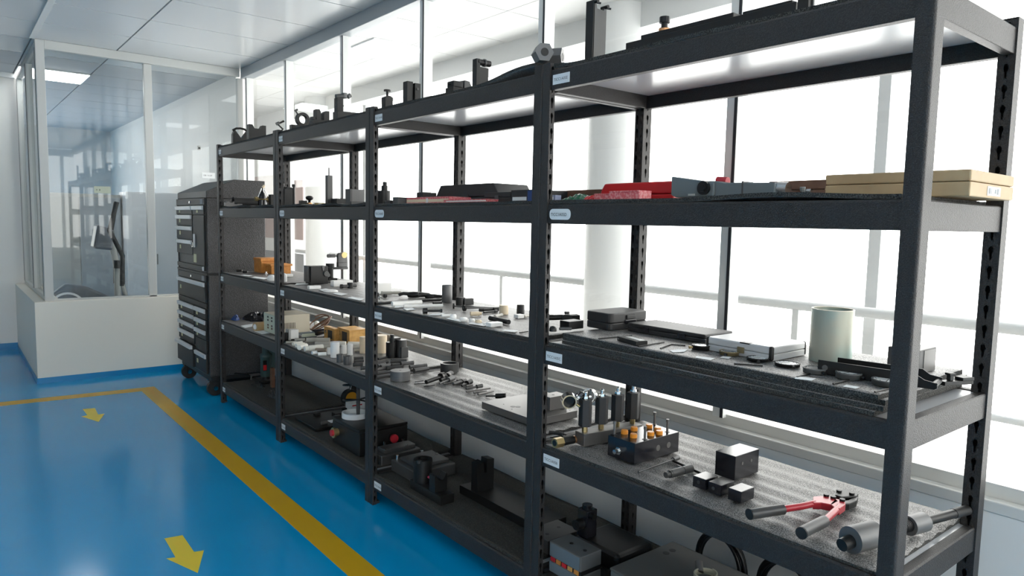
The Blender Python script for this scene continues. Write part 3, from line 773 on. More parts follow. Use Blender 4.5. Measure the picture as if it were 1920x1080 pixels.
obj('brass_pipe', MB().cyl((-.05,0,.062),(.06,0,.062),.010).cyl((-.055,0,.062),(-.035,0,.062),.018,n=6,sm=False).cyl((.042,0,.062),(.064,0,.062),.024,n=8,sm=False), BRASS, t)
obj('stem', MB().cyl((.01,0,.09),(.01,0,.16),.004).cyl((-.035,0,.065),(-.005,0,.145),.003).cyl((.05,0,.07),(.02,0,.13),.003), CHROME, t)
obj('dome', MB().lathe((.0,0,.065), [(.03,0),(.028,.02),(.014,.045),(.006,.06)], 18), BLACKG, t)
obj('orange_tip', MB().cyl((.002,0,.148),(.018,0,.165),.010), CREAMN, t)
px_box('dark_block', 'dark block half hidden behind the far rack joint, second shelf', 'block', 508, 517, 355, 379, BLACK, 1, d=.05, x=.28)
y = s2y(539, .14)
t = thing('vice_fixture', 'black fixture held between two headed bolts just right of the far post', 'fixture', (.14, y, M[1]))
obj('body', MB().box(-.032,-.03,0,.026,.03,.115), BLACK, t, .002)
obj('cap', MB().prism([(-.02,.115),(.028,.115),(.022,.124),(-.01,.126)], 'y', -.028, .028), BLACK, t, .001)
for x in (-.040, .036):
    obj('bolt', MB().cyl((x,-.02,0),(x,-.02,.132),.0075).cyl((x,-.02,.128),(x,-.02,.146),.0115), BLACK, t)
obj('foot', MB().box(-.05,-.035,0,.075,.035,.012), BLACK, t, .001)
y = s2y(578, .17)
t = thing('ball_knob_clamp', 'low black clamp with a flared knob on a pinkish washer, third rack second shelf', 'clamp', (.17, y, M[1]))
obj('base', MB().box(-.06,-.03,0,.07,.03,.014), BLACK, t, .001); obj('block', MB().box(-.055,-.02,.014,-.015,.02,.034), BLACK, t, .002)
obj('washer', MB().cyl((.008,0,.014),(.008,0,.022),.018), COPPER, t)
obj('knob', MB().lathe((.008,0,.022), [(.008,0),(.008,.014),(.022,.022),(.025,.034),(.014,.042),(.003,.044)], 20), BLACK, t)
y = s2y(604, .20)
solo('brass_strip', MB().box(-.05,-.012,.014,.05,.012,.019).box(-.045,-.01,0,-.03,.01,.014), BRASS, 'thin yellowish strip left of the tall square post, second shelf', 'strip', (.20, y, M[1]))
y = s2y(617, .20)
t = thing('square_post', 'tall dark square post with a thin pin on top, third rack second shelf', 'post', (.20, y, M[1]))
obj('shaft', MB().box(-.0165,-.0165,.01,.0165,.0165,.185), DGREY, t, .001); obj('pin', MB().cyl((0,0,.185),(0,0,.232),.0035), DGREY, t)
obj('foot', MB().box(-.03,-.03,0,.04,.03,.014), BLACK, t, .001)
y = s2y(637, .24)
solo('low_block', MB().box(-.048,-.04,0,.048,.04,.045), BLACK, 'low black block between the square post and the grey box, second shelf', 'block', (.25, y, M[1]), bev=.002)
y = s2y(668, .20)
t = thing('angle_plate', 'grey angle plate with a foot and bolt holes, third rack second shelf', 'fixture', (.20, y, M[1]))
obj('back', MB().box(-.036,-.012,0,.045,.03,.092), MGREY, t, .001); obj('side', MB().box(-.048,-.02,0,-.034,.04,.092), DGREY, t, .001)
obj('foot', MB().box(-.055,-.05,0,.045,-.012,.022), DGREY, t, .001)
obj('hole', MB().cyl((.022,-.0515,.012),(.022,-.049,.012),.009).cyl((.006,-.0515,.010),(.006,-.049,.010),.004), BLACK, t)
y = s2y(719, .18)
t = thing('stepped_cylinder', 'black stepped cylinder fixture just right of the second joint post, second shelf', 'fixture', (.18, y, M[1]))
obj('drum', MB().cyl((0,0,0),(0,0,.075),.036, n=28), BLACK, t, .001)
obj('neck', MB().cyl((.006,0,.075),(.006,0,.102),.017), BLACK, t); obj('tip', MB().cyl((.008,0,.10),(.008,0,.122),.011), BLACK, t)
obj('port', MB().box(.024,-.038,.012,.034,-.028,.026), BLACKG, t)
y = s2y(730, .12)
solo('low_black_bar', MB().box(-.03,-.03,0,.04,.03,.018), BLACK, 'low black bar in front of the black stepped cylinder', 'bar', (.14, y, M[1]), bev=.002)
y0_, y1_ = s2y(760, .10), s2y(745, .10)
t = thing('grey_tin', 'small grey box left of the red box, second rack second shelf', 'box', (.10, s2y(752,.10), M[1]))
obj('body', MB().box(-.03,-.02,0,.03,.03,.026), BOXGREY, t, .002); obj('lid', MB().box(-.031,-.021,.026,.031,.031,.032), BOXGREY, t, .002)
def y_box(name, label, cat, u0, u1, x, l, h, dx, m, lid=None, bev=.002, z0=0, z=None, parts=()):
    # long box lying along the shelf: its front (-x) face spans pixel columns u0..u1
    zz = (M[l] if z is None else z)+z0
    a, b = yat(u1, x, zz), yat(u0, x, zz); c = (a+b)/2; hl = (b-a)/2
    t = thing(name, label, cat, (x, c, zz))
    hb = h*.5 if lid else h
    obj('body', MB().box(0,-hl,0,dx,hl,hb-(.0012 if lid else 0)), m, t, bev)
    if lid: obj('lid', MB().box(0,-hl,hb,dx,hl,h), lid, t, bev)
    return t, hl
t, hl = y_box('red_edged_box', 'flat red and cream box on the second rack second shelf', 'box', 762, 842, .10, 1, .030, .12, PINK)
obj('cream_band', MB().box(-.0008,-hl+.004,.006,.001,hl-.004,.020), CREAMN, t); obj('sticker', MB().box(-.0016,-.012,.004,-.0008,.004,.024), PAPER, t)
t, hl = y_box('thin_red_folder', 'thin pinkish red folder lying in front of the black case, second rack', 'folder', 832, 912, .06, 1, .010, .12, PINK, bev=.001)
obj('cover', MB().box(-.002,-hl-.004,.010,.118,hl+.004,.0125), PINK, t); obj('pages', MB().box(-.001,-hl+.003,.003,.001,hl-.02,.008), WHITEP, t)
y = s2y(872, .24); hl = (s2y(808, .24)-s2y(925, .24))/2
t = thing('sloped_black_case', 'large black case with sloped ends on the second rack second shelf', 'case', (.24, y, M[1]))
obj('lower_shell', MB().box(0,-hl,0,.20,hl,.032), CASEB, t, .003)
obj('lid', MB().prism([(-hl,.034),(hl,.034),(hl-.045,.092),(-hl+.045,.092)], 'x', .0, .20), CASEB, t, .004)
obj('latch', MB().box(-.006,-.03,.018,.0,.02,.045), CASEB, t, .002)
y = s2y(790, .20)
solo('small_black_box', MB().box(-.05,-.03,0,.03,.03,.06), CASEB, 'small black box behind the red box, left of the sloped case', 'box', (.24, y, M[1]), bev=.003)
t, hl = y_box('black_tool_box', 'low black case right of the sloped case, second rack second shelf', 'case', 908, 957, .12, 1, .042, .16, CASEB, CASEB)
obj('latch', MB().box(-.004,-.012,.012,0,.012,.028), DGREY, t, .001)
t, hl = y_box('dark_carton', 'dark carton with a white label strip beside the first rack joint, second shelf', 'box', 958, 1000, .12, 1, .048, .18, BOXGREY)
t.children[0].data.materials[0] = CASEB
obj('label_strip', MB().box(-.001,-hl*.4,.006,.0002,hl*.85,.020), PAPER, t); obj('blue_end', MB().box(-.001,-hl,.0,.002,-hl*.5,.044), BLUE, t)
# nearest rack
t, hl = y_box('flat_dark_folder', 'long flat dark carton lying behind the green bag and red case', 'box', 1032, 1150, .30, 1, .052, .16, BOXGREY, BROWNW)
t, hl = y_box('pale_blue_pad', 'small pale blue pad left of the green bag, beside the first joint post', 'pad', 1031, 1041, .09, 1, .022, .03, HANDLE)
t.children[0].data = t.children[0].data.copy(); t.children[0].data.materials[0] = mat('pale_blue', (.32,.36,.52), .5)
obj('tab', MB().box(-.002,-hl*.3,.005,0,hl*.3,.016), PAPER, t)
def lump(name, label, cat, u0, u1, x, l, h, m, seed):
    a, b = yat(u1, x, M[l]), yat(u0, x, M[l]); rnd = random.Random(seed); mb = MB(); nx, ny = 8, 14; vs = []
    for i in range(nx+1):
        for j in range(ny+1):
            s, t_ = i/nx, j/ny; e = (math.sin(PI*s)**.6)*(math.sin(PI*t_)**.7)
            vs.append(((s-.5)*.10, (t_-.5)*(b-a), e*h*(.55+.45*rnd.random())))
    mb.add(vs, [(i*(ny+1)+j,(i+1)*(ny+1)+j,(i+1)*(ny+1)+j+1,i*(ny+1)+j+1) for i in range(nx) for j in range(ny)])
    return solo(name, mb, m, label, cat, (x+.05, (a+b)/2, M[l]+.001))
lump('green_bag', 'crumpled green plastic bag on the nearest rack second shelf', 'bag', 1046, 1092, .08, 1, .026, GREEN, 3)
lump('red_bag', 'crumpled red plastic wrapper between the green bag and pink cartons', 'bag', 1078, 1120, .09, 1, .022, RED, 5)
t, hl = y_box('pink_carton', 'small pink speckled carton, left of the two on the nearest rack second shelf', 'box', 1114, 1148, .09, 1, .020, .06, PINK)
obj('flap', MB().box(-.002,-hl,.018,.06,hl,.0225), PINK, t, .001)
t, hl = y_box('pink_carton', 'longer pink speckled carton, right of the two on the nearest rack second shelf', 'box', 1142, 1198, .07, 1, .026, .06, PINK)
obj('flap', MB().box(-.002,-hl,.024,.06,hl,.0285), PINK, t, .001)
y0_, y1_ = s2y(1262, .20), s2y(1124, .20)
t = thing('red_case', 'long bright red plastic case on the nearest rack second shelf', 'case', (.20, (y0_+y1_)/2, M[1])); hl = (y1_-y0_)/2
obj('lower_shell', MB().prism([(-hl,0),(hl,0),(hl,.022),(-hl,.022)], 'x', 0, .20), RED, t, .004)
obj('lid', MB().prism([(-hl,.0235),(hl,.0235),(hl-.004,.04),(hl-.02,.064),(-hl,.064)], 'x', 0.001, .199), RED, t, .006)
# grey hydraulic bending tool
ya, yb_, yc = s2y(1262,.10), s2y(1325,.10), s2y(1452,.10)
t = thing('bending_tool', 'grey blue hinged bending tool with a big bolt on the nearest rack second shelf', 'tool', (.10, yb_, M[1]))
obj('head', MB().prism([(ya-yb_,.012),(ya-yb_,.068),(.0,.050),(-.03,.045),(-.03,.006),(ya-yb_-.02,.004)], 'x', -.012, .03), GRYBLUE, t, .003)
obj('arm', MB().prism([(.02,.005),(.02,.052),(-.03,.050),(-.06,.044),(yc-yb_,.040),(yc-yb_,.006)], 'x', -.002, .045), GRYBLUE, t, .003)
obj('joint_ring', MB().box(-.004,(yc-yb_)*.55-.002,.004,.047,(yc-yb_)*.55+.002,.046), DGREY, t)
obj('pivot_bolt', MB().cyl((-.022,0,.030),(.04,0,.030),.020,n=24).cyl((-.028,0,.030),(-.02,0,.030),.013,n=6,sm=False), BLACK, t, .001)
obj('end_screw', MB().cyl((.02,yc-yb_+.004,.026),(.02,yc-yb_-.028,.024),.017,n=18), CHROME, t, .001)
obj('red_cap', MB().cyl((.05,-.0,.055),(.05,-.035,.052),.012), REDM, t, .002); obj('spring_clip', MB().box(-.016,.03,.008,-.012,.055,.014), CHROME, t)
t, hl = y_box('brown_wooden_case', 'brown wooden case with a metal latch on the nearest rack second shelf', 'case', 1440, 1548, .20, 1, .050, .15, BROWNW, BROWNW)
obj('latch', MB().box(-.006,-hl*.35,.012,0,-hl*.15,.032).cyl((-.004,-hl*.55,.02),(-.004,-hl*.4,.02),.007), CHROME, t, .001)
a, b = yat(1818, .20, M[1]), yat(1545, .20, M[1])
t = thing('tan_wooden_box', 'big tan wooden box with a paper label on the nearest rack second shelf, right end', 'box', (.20, (a+b)/2, M[1])); hl = (b-a)/2
obj('body', MB().box(0,-hl,0,.30,hl,.034), TANW, t, .003); obj('lid', MB().box(0,-hl,.0352,.30,hl,.062), TANW, t, .004)
lb = obj('label', MB().box(.11,-hl-.0012,.006,.20,-hl-.0002,.028), PAPER, t)
for k in range(9): pass
obj('label_print', MB().box(.118,-hl-.0016,.010,.128,-hl-.0012,.024).box(.133,-hl-.0016,.010,.136,-hl-.0012,.024).box(.16,-hl-.0016,.012,.17,-hl-.0012,.022).box(.176,-hl-.0016,.010,.186,-hl-.0012,.024), GRYBLUE, t)

# ================================================================== THIRD SHELVES
# farthest rack
def open_box(name, label, u, v, l, a, b, h, m, lidm=None, group=None, rz=0, lid_over=.004):
    p = on(u, v, l); t = thing(name, label, 'box', p, rz, group)
    obj('body', MB().box(0,0,0,a,b,h*.80), m, t, .002); obj('lid', MB().box(-lid_over,-lid_over,h*.80,a+lid_over,b+lid_over,h), lidm or m, t, .002)
    return t
open_box('orange_wooden_box', 'taller orange wooden box on the third shelf of the farthest rack', 490, 512, 2, .155, .16, .112, ORANGE)
open_box('orange_wooden_box', 'lower orange wooden box with overhanging lid, in front of the taller one', 509, 514, 2, .150, .12, .074, ORANGE, lid_over=.010)
def dome(label, u, v, wpx, hpx, l, m):
    p = on(u, v, l); r = hz(wpx, p)/2; h = hz(hpx, p)
    return solo('nylon_dome', MB().lathe((0,0,0), [(r,0),(r,h*.45),(r*.9,h*.7),(r*.6,h*.92),(r*.2,h)], 22), m, label, 'dome', p)
dome('white nylon dome in front of the orange boxes, left of the rack post', 509, 526, 15, 11, 2, WHITEP)
dome('white nylon dome just right of the far rack post, third shelf', 533.5, 528, 9, 16, 2, WHITEP)
for k, (u, v, w, h, lb) in enumerate(((449,510,11,5,'small dark fitting at the back left of the third shelf, farthest rack'),(460,512,9,6,'second small dark fitting beside it on the third shelf, farthest rack'))):
    p = on(u, v, 2); q = hz(w, p)
    t = thing('small_fitting', lb, 'fitting', p)
    obj('body', MB().cyl((-q/2,0,q*.25),(q*.3,0,q*.25),q*.22,n=14), BLACK, t); obj('nipple', MB().cyl((q*.25,0,q*.25),(q*.55,0,q*.25),q*.12,n=12), CHROME, t)
p = on(499, 517, 2); solo('small_pin', MB().cyl((0,0,0),(0,0,.03),.006).cyl((0,0,.012),(0,0,.018),.012), CHROME, 'tiny bright pin standing before the orange boxes', 'pin', p)
def paper(label, pts, l, m=PAPER):
    q = [on(u, v, l) for u, v in pts]
    s_ = V(max(0, .016-min(a.x for a in q)), 0, 0); q = [a+s_ for a in q]
    c = sum(q, V(0,0,0))/len(q)
    solo('paper_slip', MB().prism([(a.x-c.x, a.y-c.y) for a in q][::-1], 'z', .0026, .0034), m, label, 'paper', (c.x, c.y, M[l]))
paper('white paper slip at the front edge of the third shelf, farthest rack', [(440,516.5),(456,518),(448,519.5),(433,517.5)], 2)
paper('second white paper slip on the third shelf, farthest rack, nearer the post', [(468,519.5),(492,522.5),(484,525),(460,521.5)], 2)
# third rack
t = thing('black_clamp_block', 'black machined block with a jaw at the back of the third rack third shelf', 'fixture', on(600, 532, 2, .002))
P0 = on(600, 532, 2); k = hz(1, P0); w = wx(1, P0)
obj('body', MB().box(-19*w,-.02,0,13*w,.07,33*k), BLACK, t, .003)
obj('left_cheek', MB().box(-23*w,.0,4*k,-19*w,.06,34*k), DGREY, t, .002)
obj('jaw', MB().prism([(1*w,33*k),(6*w,33*k),(5*w,26*k),(2*w,24*k)], 'y', -.026, .04), BLACKG, t, .001)
obj('boss', MB().cyl((9*w,-.03,19*k),(9*w,-.02,19*k),5*k,n=18).cyl((13*w,-.02,16*k),(13*w,.0,16*k),4*k,n=18), DGREY, t, .001)
t = thing('round_stand', 'black round stand with a flat arm behind the black machined block', 'stand', on(619, 525, 2))
obj('column', MB().cyl((0,0,0),(0,0,25*k),6.5*w,n=22), BLACK, t); obj('cap', MB().cyl((0,0,26*k),(0,0,33*k),8*w,n=24), BLACK, t, .001)
obj('arm', MB().box(-4*w,-.02,21*k,34*w,.03,25.5*k), DGREY, t, .001); obj('foot', MB().box(-6*w,-.03,0,11*w,.03,4*k), BLACK, t, .001)
t = thing('hinge_bracket', 'grey upright bracket with a pivoted eye arm standing on the flat arm', 'bracket', on(619, 525, 2)+V(24*w,0,25.7*k))
obj('block', MB().box(-9*w,-.015,0,10*w,.02,9*k), MGREY, t, .002)
obj('upright', MB().prism([(-9*w,9*k),(10*w,9*k),(9*w,28*k),(3*w,30*k),(-6*w,28*k),(-9*w,25*k)], 'y', -.014, .016), MGREY, t, .002)
obj('cam', MB().cyl((3*w,-.018,24*k),(3*w,-.012,24*k),6*k,n=18), BRASS, t)
obj('eye_arm', MB().box(-29*w,-.008,19*k,-14*w,.008,26*k).cyl((-14*w,0,22.5*k),(-8*w,0,22.5*k),.004), MGREY, t, .002)
obj('eye', MB().ring((-26*w,-.012,22.5*k),(-26*w,.012,22.5*k),3.6*k,2.2*k,16), MGREY, t)
px_box('white_block', 'short white nylon bar in front of the black block, third rack third shelf', 'block', 580, 602, 536, 542, WHITEP, 2, d=.03)
px_box('white_block', 'long low white nylon bar behind the T screw, third rack third shelf', 'block', 626, 662, 526, 537, WHITEP, 2, d=.05)
solo('nylon_disc', MB().lathe((0,0,0), [(.042,0),(.042,.006),(.03,.011),(.008,.012)], 26), WHITEP, 'flat white nylon disc near the front of the third rack third shelf', 'disc', on(620, 547, 2))
t = thing('tee_screw', 'dark T shaped screw lying on the third rack third shelf', 'screw', on(655, 540, 2))
obj('bar', MB().cyl((-.052,0,.012),(.045,0,.012),.010), DGREY, t); obj('boss', MB().cyl((.005,0,.0),(.005,0,.033),.018,n=18), BLACK, t, .001)
obj('end', MB().cyl((-.058,0,.012),(-.045,0,.012),.013), BLACK, t)
px_box('white_block', 'pale nylon bar lying right of the orange boxes, third shelf', 'block', 535, 550, 514, 519, WHITEP, 2, d=.03)
for i, pts in enumerate(([(556,532),(580,531),(577,534),(553,535)], [(598,544),(611,542),(622,545),(606,547)], [(634,549),(652,552),(640,555),(624,551)], [(650,558),(672,562),(664,565),(640,560)])):
    paper(['white paper slip left of the black block, third rack third shelf','white paper slip behind the nylon disc, third rack third shelf','white paper slip right of the nylon disc, third rack third shelf','white paper slip at the front edge, third rack third shelf'][i], pts, 2)
# second rack
px_box('white_block', 'tall white nylon block just right of the second joint post, third shelf', 'block', 706, 735, 531, 551, WHITEP, 2, d=.06, bev=.004)
lying('grey_tube', 'pale grey tube lying beside the tall white nylon block, third shelf', 'tube', 715, 549.5, 752, 549, 7, GRYN, 2, segs=[(0,.06,1.25),(.06,1,1)])
def pistol(label, u, v, s, rz):
    t = thing('black_casting', label, 'casting', on(u, v, 2), rz)
    obj('body', MB().lathe((0,0,0), [(.002,0),(.016*s,.001),(.02*s,.012*s),(.016*s,.026*s),(.002,.028*s)], 14).xf(Matrix.Diagonal((1.7,1,1,1))), BLACK, t)
    obj('snout', MB().cyl((.02*s,0,.014*s),(.075*s,.0,.012*s),.013*s,.009*s), BLACK, t); obj('tail', MB().path([(-.02*s,0,.018*s),(-.05*s,.004,.02*s),(-.072*s,.0,.014*s)], .008*s, 10), BLACK, t)
pistol('black lever casting, left of the two lying left of the tall grey tube', 776, 558, 1.15, -.4)
pistol('black lever casting, right of the two, next to the tall grey tube', 806, 559.5, .9, -.5)
lying('nylon_rod', 'thick cream white nylon rod at the left front of the second rack third shelf', 'rod', 735, 570, 790, 567, 9, WHITEP, 2)
lying('nylon_rod', 'longer thin white nylon rod in front of the thick one, second rack', 'rod', 757, 574.5, 830, 573, 6.5, WHITEP, 2)
lying('thin_black_rod', 'thin black rod behind the white nylon rods, second rack third shelf', 'rod', 792, 564, 826, 563, 4, BLACK, 2)
lying('flat_black_strip', 'second thin black rod, right of the white nylon rods', 'rod', 812, 568.5, 828, 567.5, 4.5, BLACK, 2)
lying('black_rod', 'black rod at the far left front of the second rack third shelf', 'rod', 706, 569.5, 733, 568.5, 3, BLACK, 2)
upright('grey_tube', 'tall grey steel tube standing at the back of the second rack third shelf', 'tube', 838, 567, 19.5, 33, MGREY, 2, prof=[(.96,0),(1,.02),(1,.98),(.96,1),(.80,1),(.78,.9)])
t = thing('black_cube_pair', 'black coupled block right of the grey tube, second rack third shelf', 'block', on(873, 572, 2))
P0 = on(873, 572, 2); k = hz(1, P0); w = wx(1, P0)
obj('body', MB().box(-5*w,-.012,0,13*w,.03,12.5*k), BLACK, t, .002); obj('drum', MB().cyl((-9*w,.01,0),(-9*w,.01,15*k),6*w,n=18), BLACK, t); obj('neck', MB().cyl((-3*w,.012,12*k),(-3*w,.012,14*k),4*w,n=14), BLACK, t)
lying('tee_bolt', 'black bolt with a big round head lying left of the discs, second rack', 'bolt', 793, 583, 829, 582.5, 11, BLACK, 2, segs=[(0,.22,1),(.22,.9,.42),(.9,1,.6)])
def disc_rod(label, u, v, u2, v2, r):
    a = on(u, v, 2); zz = M[2]; c = V(a.x, a.y, zz); e = at(u2, v2, zz+.006)
    t = thing('disc_headed_rod', label, 'rod', c); d = e-c; d.z = 0; dn = d.normalized()
    obj('disc', MB().cyl(V(0,0,r)-dn*.004, V(0,0,r)+dn*.004, r, n=22), BLACK, t, .001)
    obj('bore', MB().cyl(V(0,0,r)-dn*.0046, V(0,0,r)-dn*.0038, r*.3, n=14), DGREY, t)
    obj('rod', MB().cyl(V(0,0,r), d+V(0,0,.006), .0035), DGREY, t)
disc_rod('disc headed thin rod, left one of the pair in the middle of the second rack', 850.5, 579, 925, 577.5, .0135)
disc_rod('disc headed thin rod, right one of the pair in the middle of the second rack', 870.5, 583.5, 937, 577, .0145)
lying('black_bolt', 'black double ended bolt right of the disc headed rods, second rack third shelf', 'bolt', 899, 581.5, 934, 580, 8, BLACK, 2, segs=[(0,.22,.75),(.22,.75,.5),(.75,1,1)])
lying('black_bolt', 'second black bolt lying in front, right of the disc headed rods', 'bolt', 907, 586, 932, 583, 5, BLACK, 2, segs=[(0,.8,.7),(.8,1,1)])
upright('cream_cylinder', 'small cream nylon cylinder near the right end of the second rack third shelf', 'cylinder', 944.5, 589, 17, 17, CREAMN, 2)
upright('black_cylinder', 'small black cylinder near the first rack joint, second rack third shelf', 'cylinder', 976, 588, 15, 17, BLACK, 2, prof=[(1,0),(1,1),(.4,1),(.38,.9)])
px_box('white_cube', 'small white nylon piece in front of the small black cylinder', 'block', 971, 983, 590, 597, WHITEP, 2, d=.03)
lying('nylon_rod', 'thin pale rod right of the small white nylon piece, second rack', 'rod', 983, 593.5, 993, 591, 5, GRYN, 2)
lying('nylon_peg', 'short cream nylon peg in the middle of the second rack third shelf', 'peg', 882, 588.5, 903, 588, 8, CREAMN, 2, segs=[(0,.8,1),(.8,1,.7)])
def knobs(label, u, v, w, h, m=WHITEP, nm='nylon_button'):
    p = on(u, v, 2); r = hz(w, p)/2; hh = hz(h, p)
    solo(nm, MB().lathe((0,0,0), [(r*.9,0),(r,hh*.3),(r,hh*.7),(r*.8,hh*.95),(r*.3,hh)], 18), m, label, 'button', p, 0, 'white nylon buttons')
knobs('white nylon button, leftmost and tallest of the front row, second rack', 850, 598, 12, 9)
lying('nylon_peg', 'white nylon peg left of the row of buttons, second rack third shelf', 'peg', 828, 592, 846, 591.5, 6, WHITEP, 2)
knobs('white nylon button, second of the front row, second rack', 869, 602, 15, 7)
knobs('white nylon button, third of the front row, second rack', 885, 604, 11, 7)
knobs('cream nylon button, fourth of the front row, second rack', 897, 606.5, 13, 7, CREAMN)
knobs('flat white nylon button, last of the front row, second rack', 911, 609, 11, 3.5)
px_box('white_block', 'white nylon bar at the front right of the second rack third shelf', 'block', 920, 943, 605, 613, WHITEP, 2, d=.035, bev=.003)
lying('black_rod', 'thick black rod lying near the front right, second rack third shelf', 'rod', 919, 596.5, 954, 604, 9, BLACK, 2)
lying('grey_sleeve', 'grey sleeve lying behind the thick black rod, second rack third shelf', 'sleeve', 928, 594, 941, 590, 6, GRYN, 2)
lying('needle_rod', 'thin dark pointed rod next to the first rack joint, second rack third shelf', 'rod', 974, 624, 990, 621.5, 2.2, BLACK, 2)
for i, pts in enumerate(([(745,580),(762,578.5),(768,582),(752,584)], [(800,590),(824,589),(812,593),(793,593)], [(826,598),(852,603),(846,606),(820,600)], [(862,607),(890,612),(884,615),(855,610)], [(940,620),(965,622),(958,625),(934,622)], [(716,576),(734,575),(730,579),(713,580)])):
    paper(['white paper slip under the nylon rods, second rack third shelf','white paper slip under the big headed bolt, second rack','white paper slip at the front, left of the nylon buttons','white paper slip at the front, below the nylon buttons','white paper slip near the first rack joint, second rack third shelf','white paper slip at the left front corner, second rack third shelf'][i], pts, 2)
for i, (u, v) in enumerate(((714,563),(722,559),(708,556))):
    p = on(u, v, 2); solo('small_ring', MB().ring((0,-.006,.011),(0,.006,.011),.011,.006,16), CHROME if i == 0 else BLACK, ['bright small ring beside the second joint post, third shelf','small black ring just behind the bright small ring','black ring farthest back, next to the second joint post'][i], 'ring', p, .5*i)
# nearest rack: left strip of the shelf and the foam stack
def wrench(label, u, v, rz, l=2, z=None):
    t = thing('pipe_wrench', label, 'wrench', at(u, v, z or M[l]), rz)
    obj('handle', MB().path([(-.10,0,.014),(-.03,0,.016),(.02,.004,.017)], .011, 10), BLACK, t)
    obj('jaw', MB().prism([(.01,-.012),(.05,-.022),(.085,-.016),(.085,-.004),(.05,.0),(.085,.008),(.08,.022),(.03,.018)], 'z', .004, .028), BLACK, t, .003)
    obj('nut', MB().cyl((.035,0,.03),(.035,0,.04),.011,n=12), DGREY, t)
wrench('black wrench like tool lying left of the small black case, third shelf', 1046, 603, -.55, z=STK)
px_box('black_bar', 'black bar left of the small black case on the foam layers', 'block', 1067, 1094, 602, 617, BLACK, 2, d=.05, z=STK)
upright('ball_fitting', 'small black ball fitting beside the first rack joint on the foam', 'fitting', 1036.5, 621, 14, 10, BLACK, 2, z=STK, prof=[(1,0),(.98,.5),(.7,.85),(.2,1)])
lying('grey_sleeve', 'small grey sleeve lying beside the ball fitting on the foam', 'sleeve', 1049, 616.5, 1071, 616, 6, DGREY, 2, z=STK, segs=[(0,.2,.9),(.2,1,1)])
def rbox(x0, y0, z0, x1, y1, z1, r):
    out = []
    for cx, cy, a0 in ((x1-r,y0+r,-90),(x1-r,y1-r,0),(x0+r,y1-r,90),(x0+r,y0+r,180)):
        for k in range(5): out.append((cx+r*math.cos(math.radians(a0+k*22.5)), cy+r*math.sin(math.radians(a0+k*22.5))))
    return MB().prism(out, 'z', z0, z1)
# small black tool case
p = at(1144, 620.5, STK); k = hz(1, p)
t = thing('black_tool_case', 'small black rounded tool case on the foam layers, with a carry handle gap', 'case', p)
a_, b_ = wx(74, p), wy(49, p)
obj('lower_shell', rbox(0,0,0,a_,b_,13.0*k,.018), CASEB, t, .003); obj('upper_shell', rbox(0,0,13.4*k,a_,b_,32*k,.018), CASEB, t, .004)
obj('handle', MB().box(a_*.37,-.004,10*k,a_*.66,.012,18*k), BLACKG, t, .002); obj('latch', MB().box(a_*.40,-.006,19*k,a_*.64,.002,27*k), BLACK, t, .002)
# long black case and aluminium case
p = at(1321, 645, STK)
t = thing('long_black_case', 'long low black case lying behind the dial gauges', 'case', p)
b_ = yat(1176, p.x, STK)-p.y
obj('lower_shell', MB().box(0,0,0,.155,b_,.016), CASEB, t, .003); obj('lid', MB().box(0,0,.0166,.155,b_,.030), CASEB, t, .004)
obj('latch', MB().box(-.004,b_*.23,.006,.001,b_*.32,.022), BLACKG, t, .001); obj('latch', MB().box(-.004,b_*.7,.006,.001,b_*.78,.022), BLACKG, t, .001)
p = at(1447, 678, STK); a_ = wx(68, p)
b_ = yat(1323, p.x, STK)-p.y
t = thing('aluminium_case', 'silver aluminium case with black corners and a brass latch on the foam layers', 'case', p)
hA = hz(27, p)
obj('lower_shell', rbox(0,0,0,a_,b_,hA*.45,.010), ALCASE, t, .0012); obj('lid', rbox(0,0,hA*.46,a_,b_,hA,.010), ALCASE, t, .004)
for x, y in ((0,0),(a_,0),(0,b_),(a_,b_)):
    s = .012; obj('corner_guard', MB().box(min(x,x+(s if x==0 else -s))-.001, min(y,y+(s if y==0 else -s))-.001, -.0005, max(x,x+(s if x==0 else -s))+.001, max(y,y+(s if y==0 else -s))+.001, hA+.001), BLACK, t, .006, seg=3)
obj('latch', MB().box(-.004,b_*.40,hA*.22,.001,b_*.50,hA*.66), DBRASS, t, .001); obj('edge_strip', MB().box(-.001,b_*.33,hA*.93,.02,b_*.47,hA+.0008), BLACK, t)
# flat instrument
p = at(1185, 643, STK)
t = thing('flat_instrument', 'flat black pocket instrument with a pale scale lying on the foam layers', 'gauge', p, -.25)
obj('body', MB().box(-.022,-.055,0,.022,.055,.015), BLACK, t, .002); obj('scale', MB().box(-.006,-.05,.0153,.014,.03,.0163), DIALW, t); obj('screw', MB().cyl((-.0235,.045,.008),(-.0215,.045,.008),.003), CHROME, t)
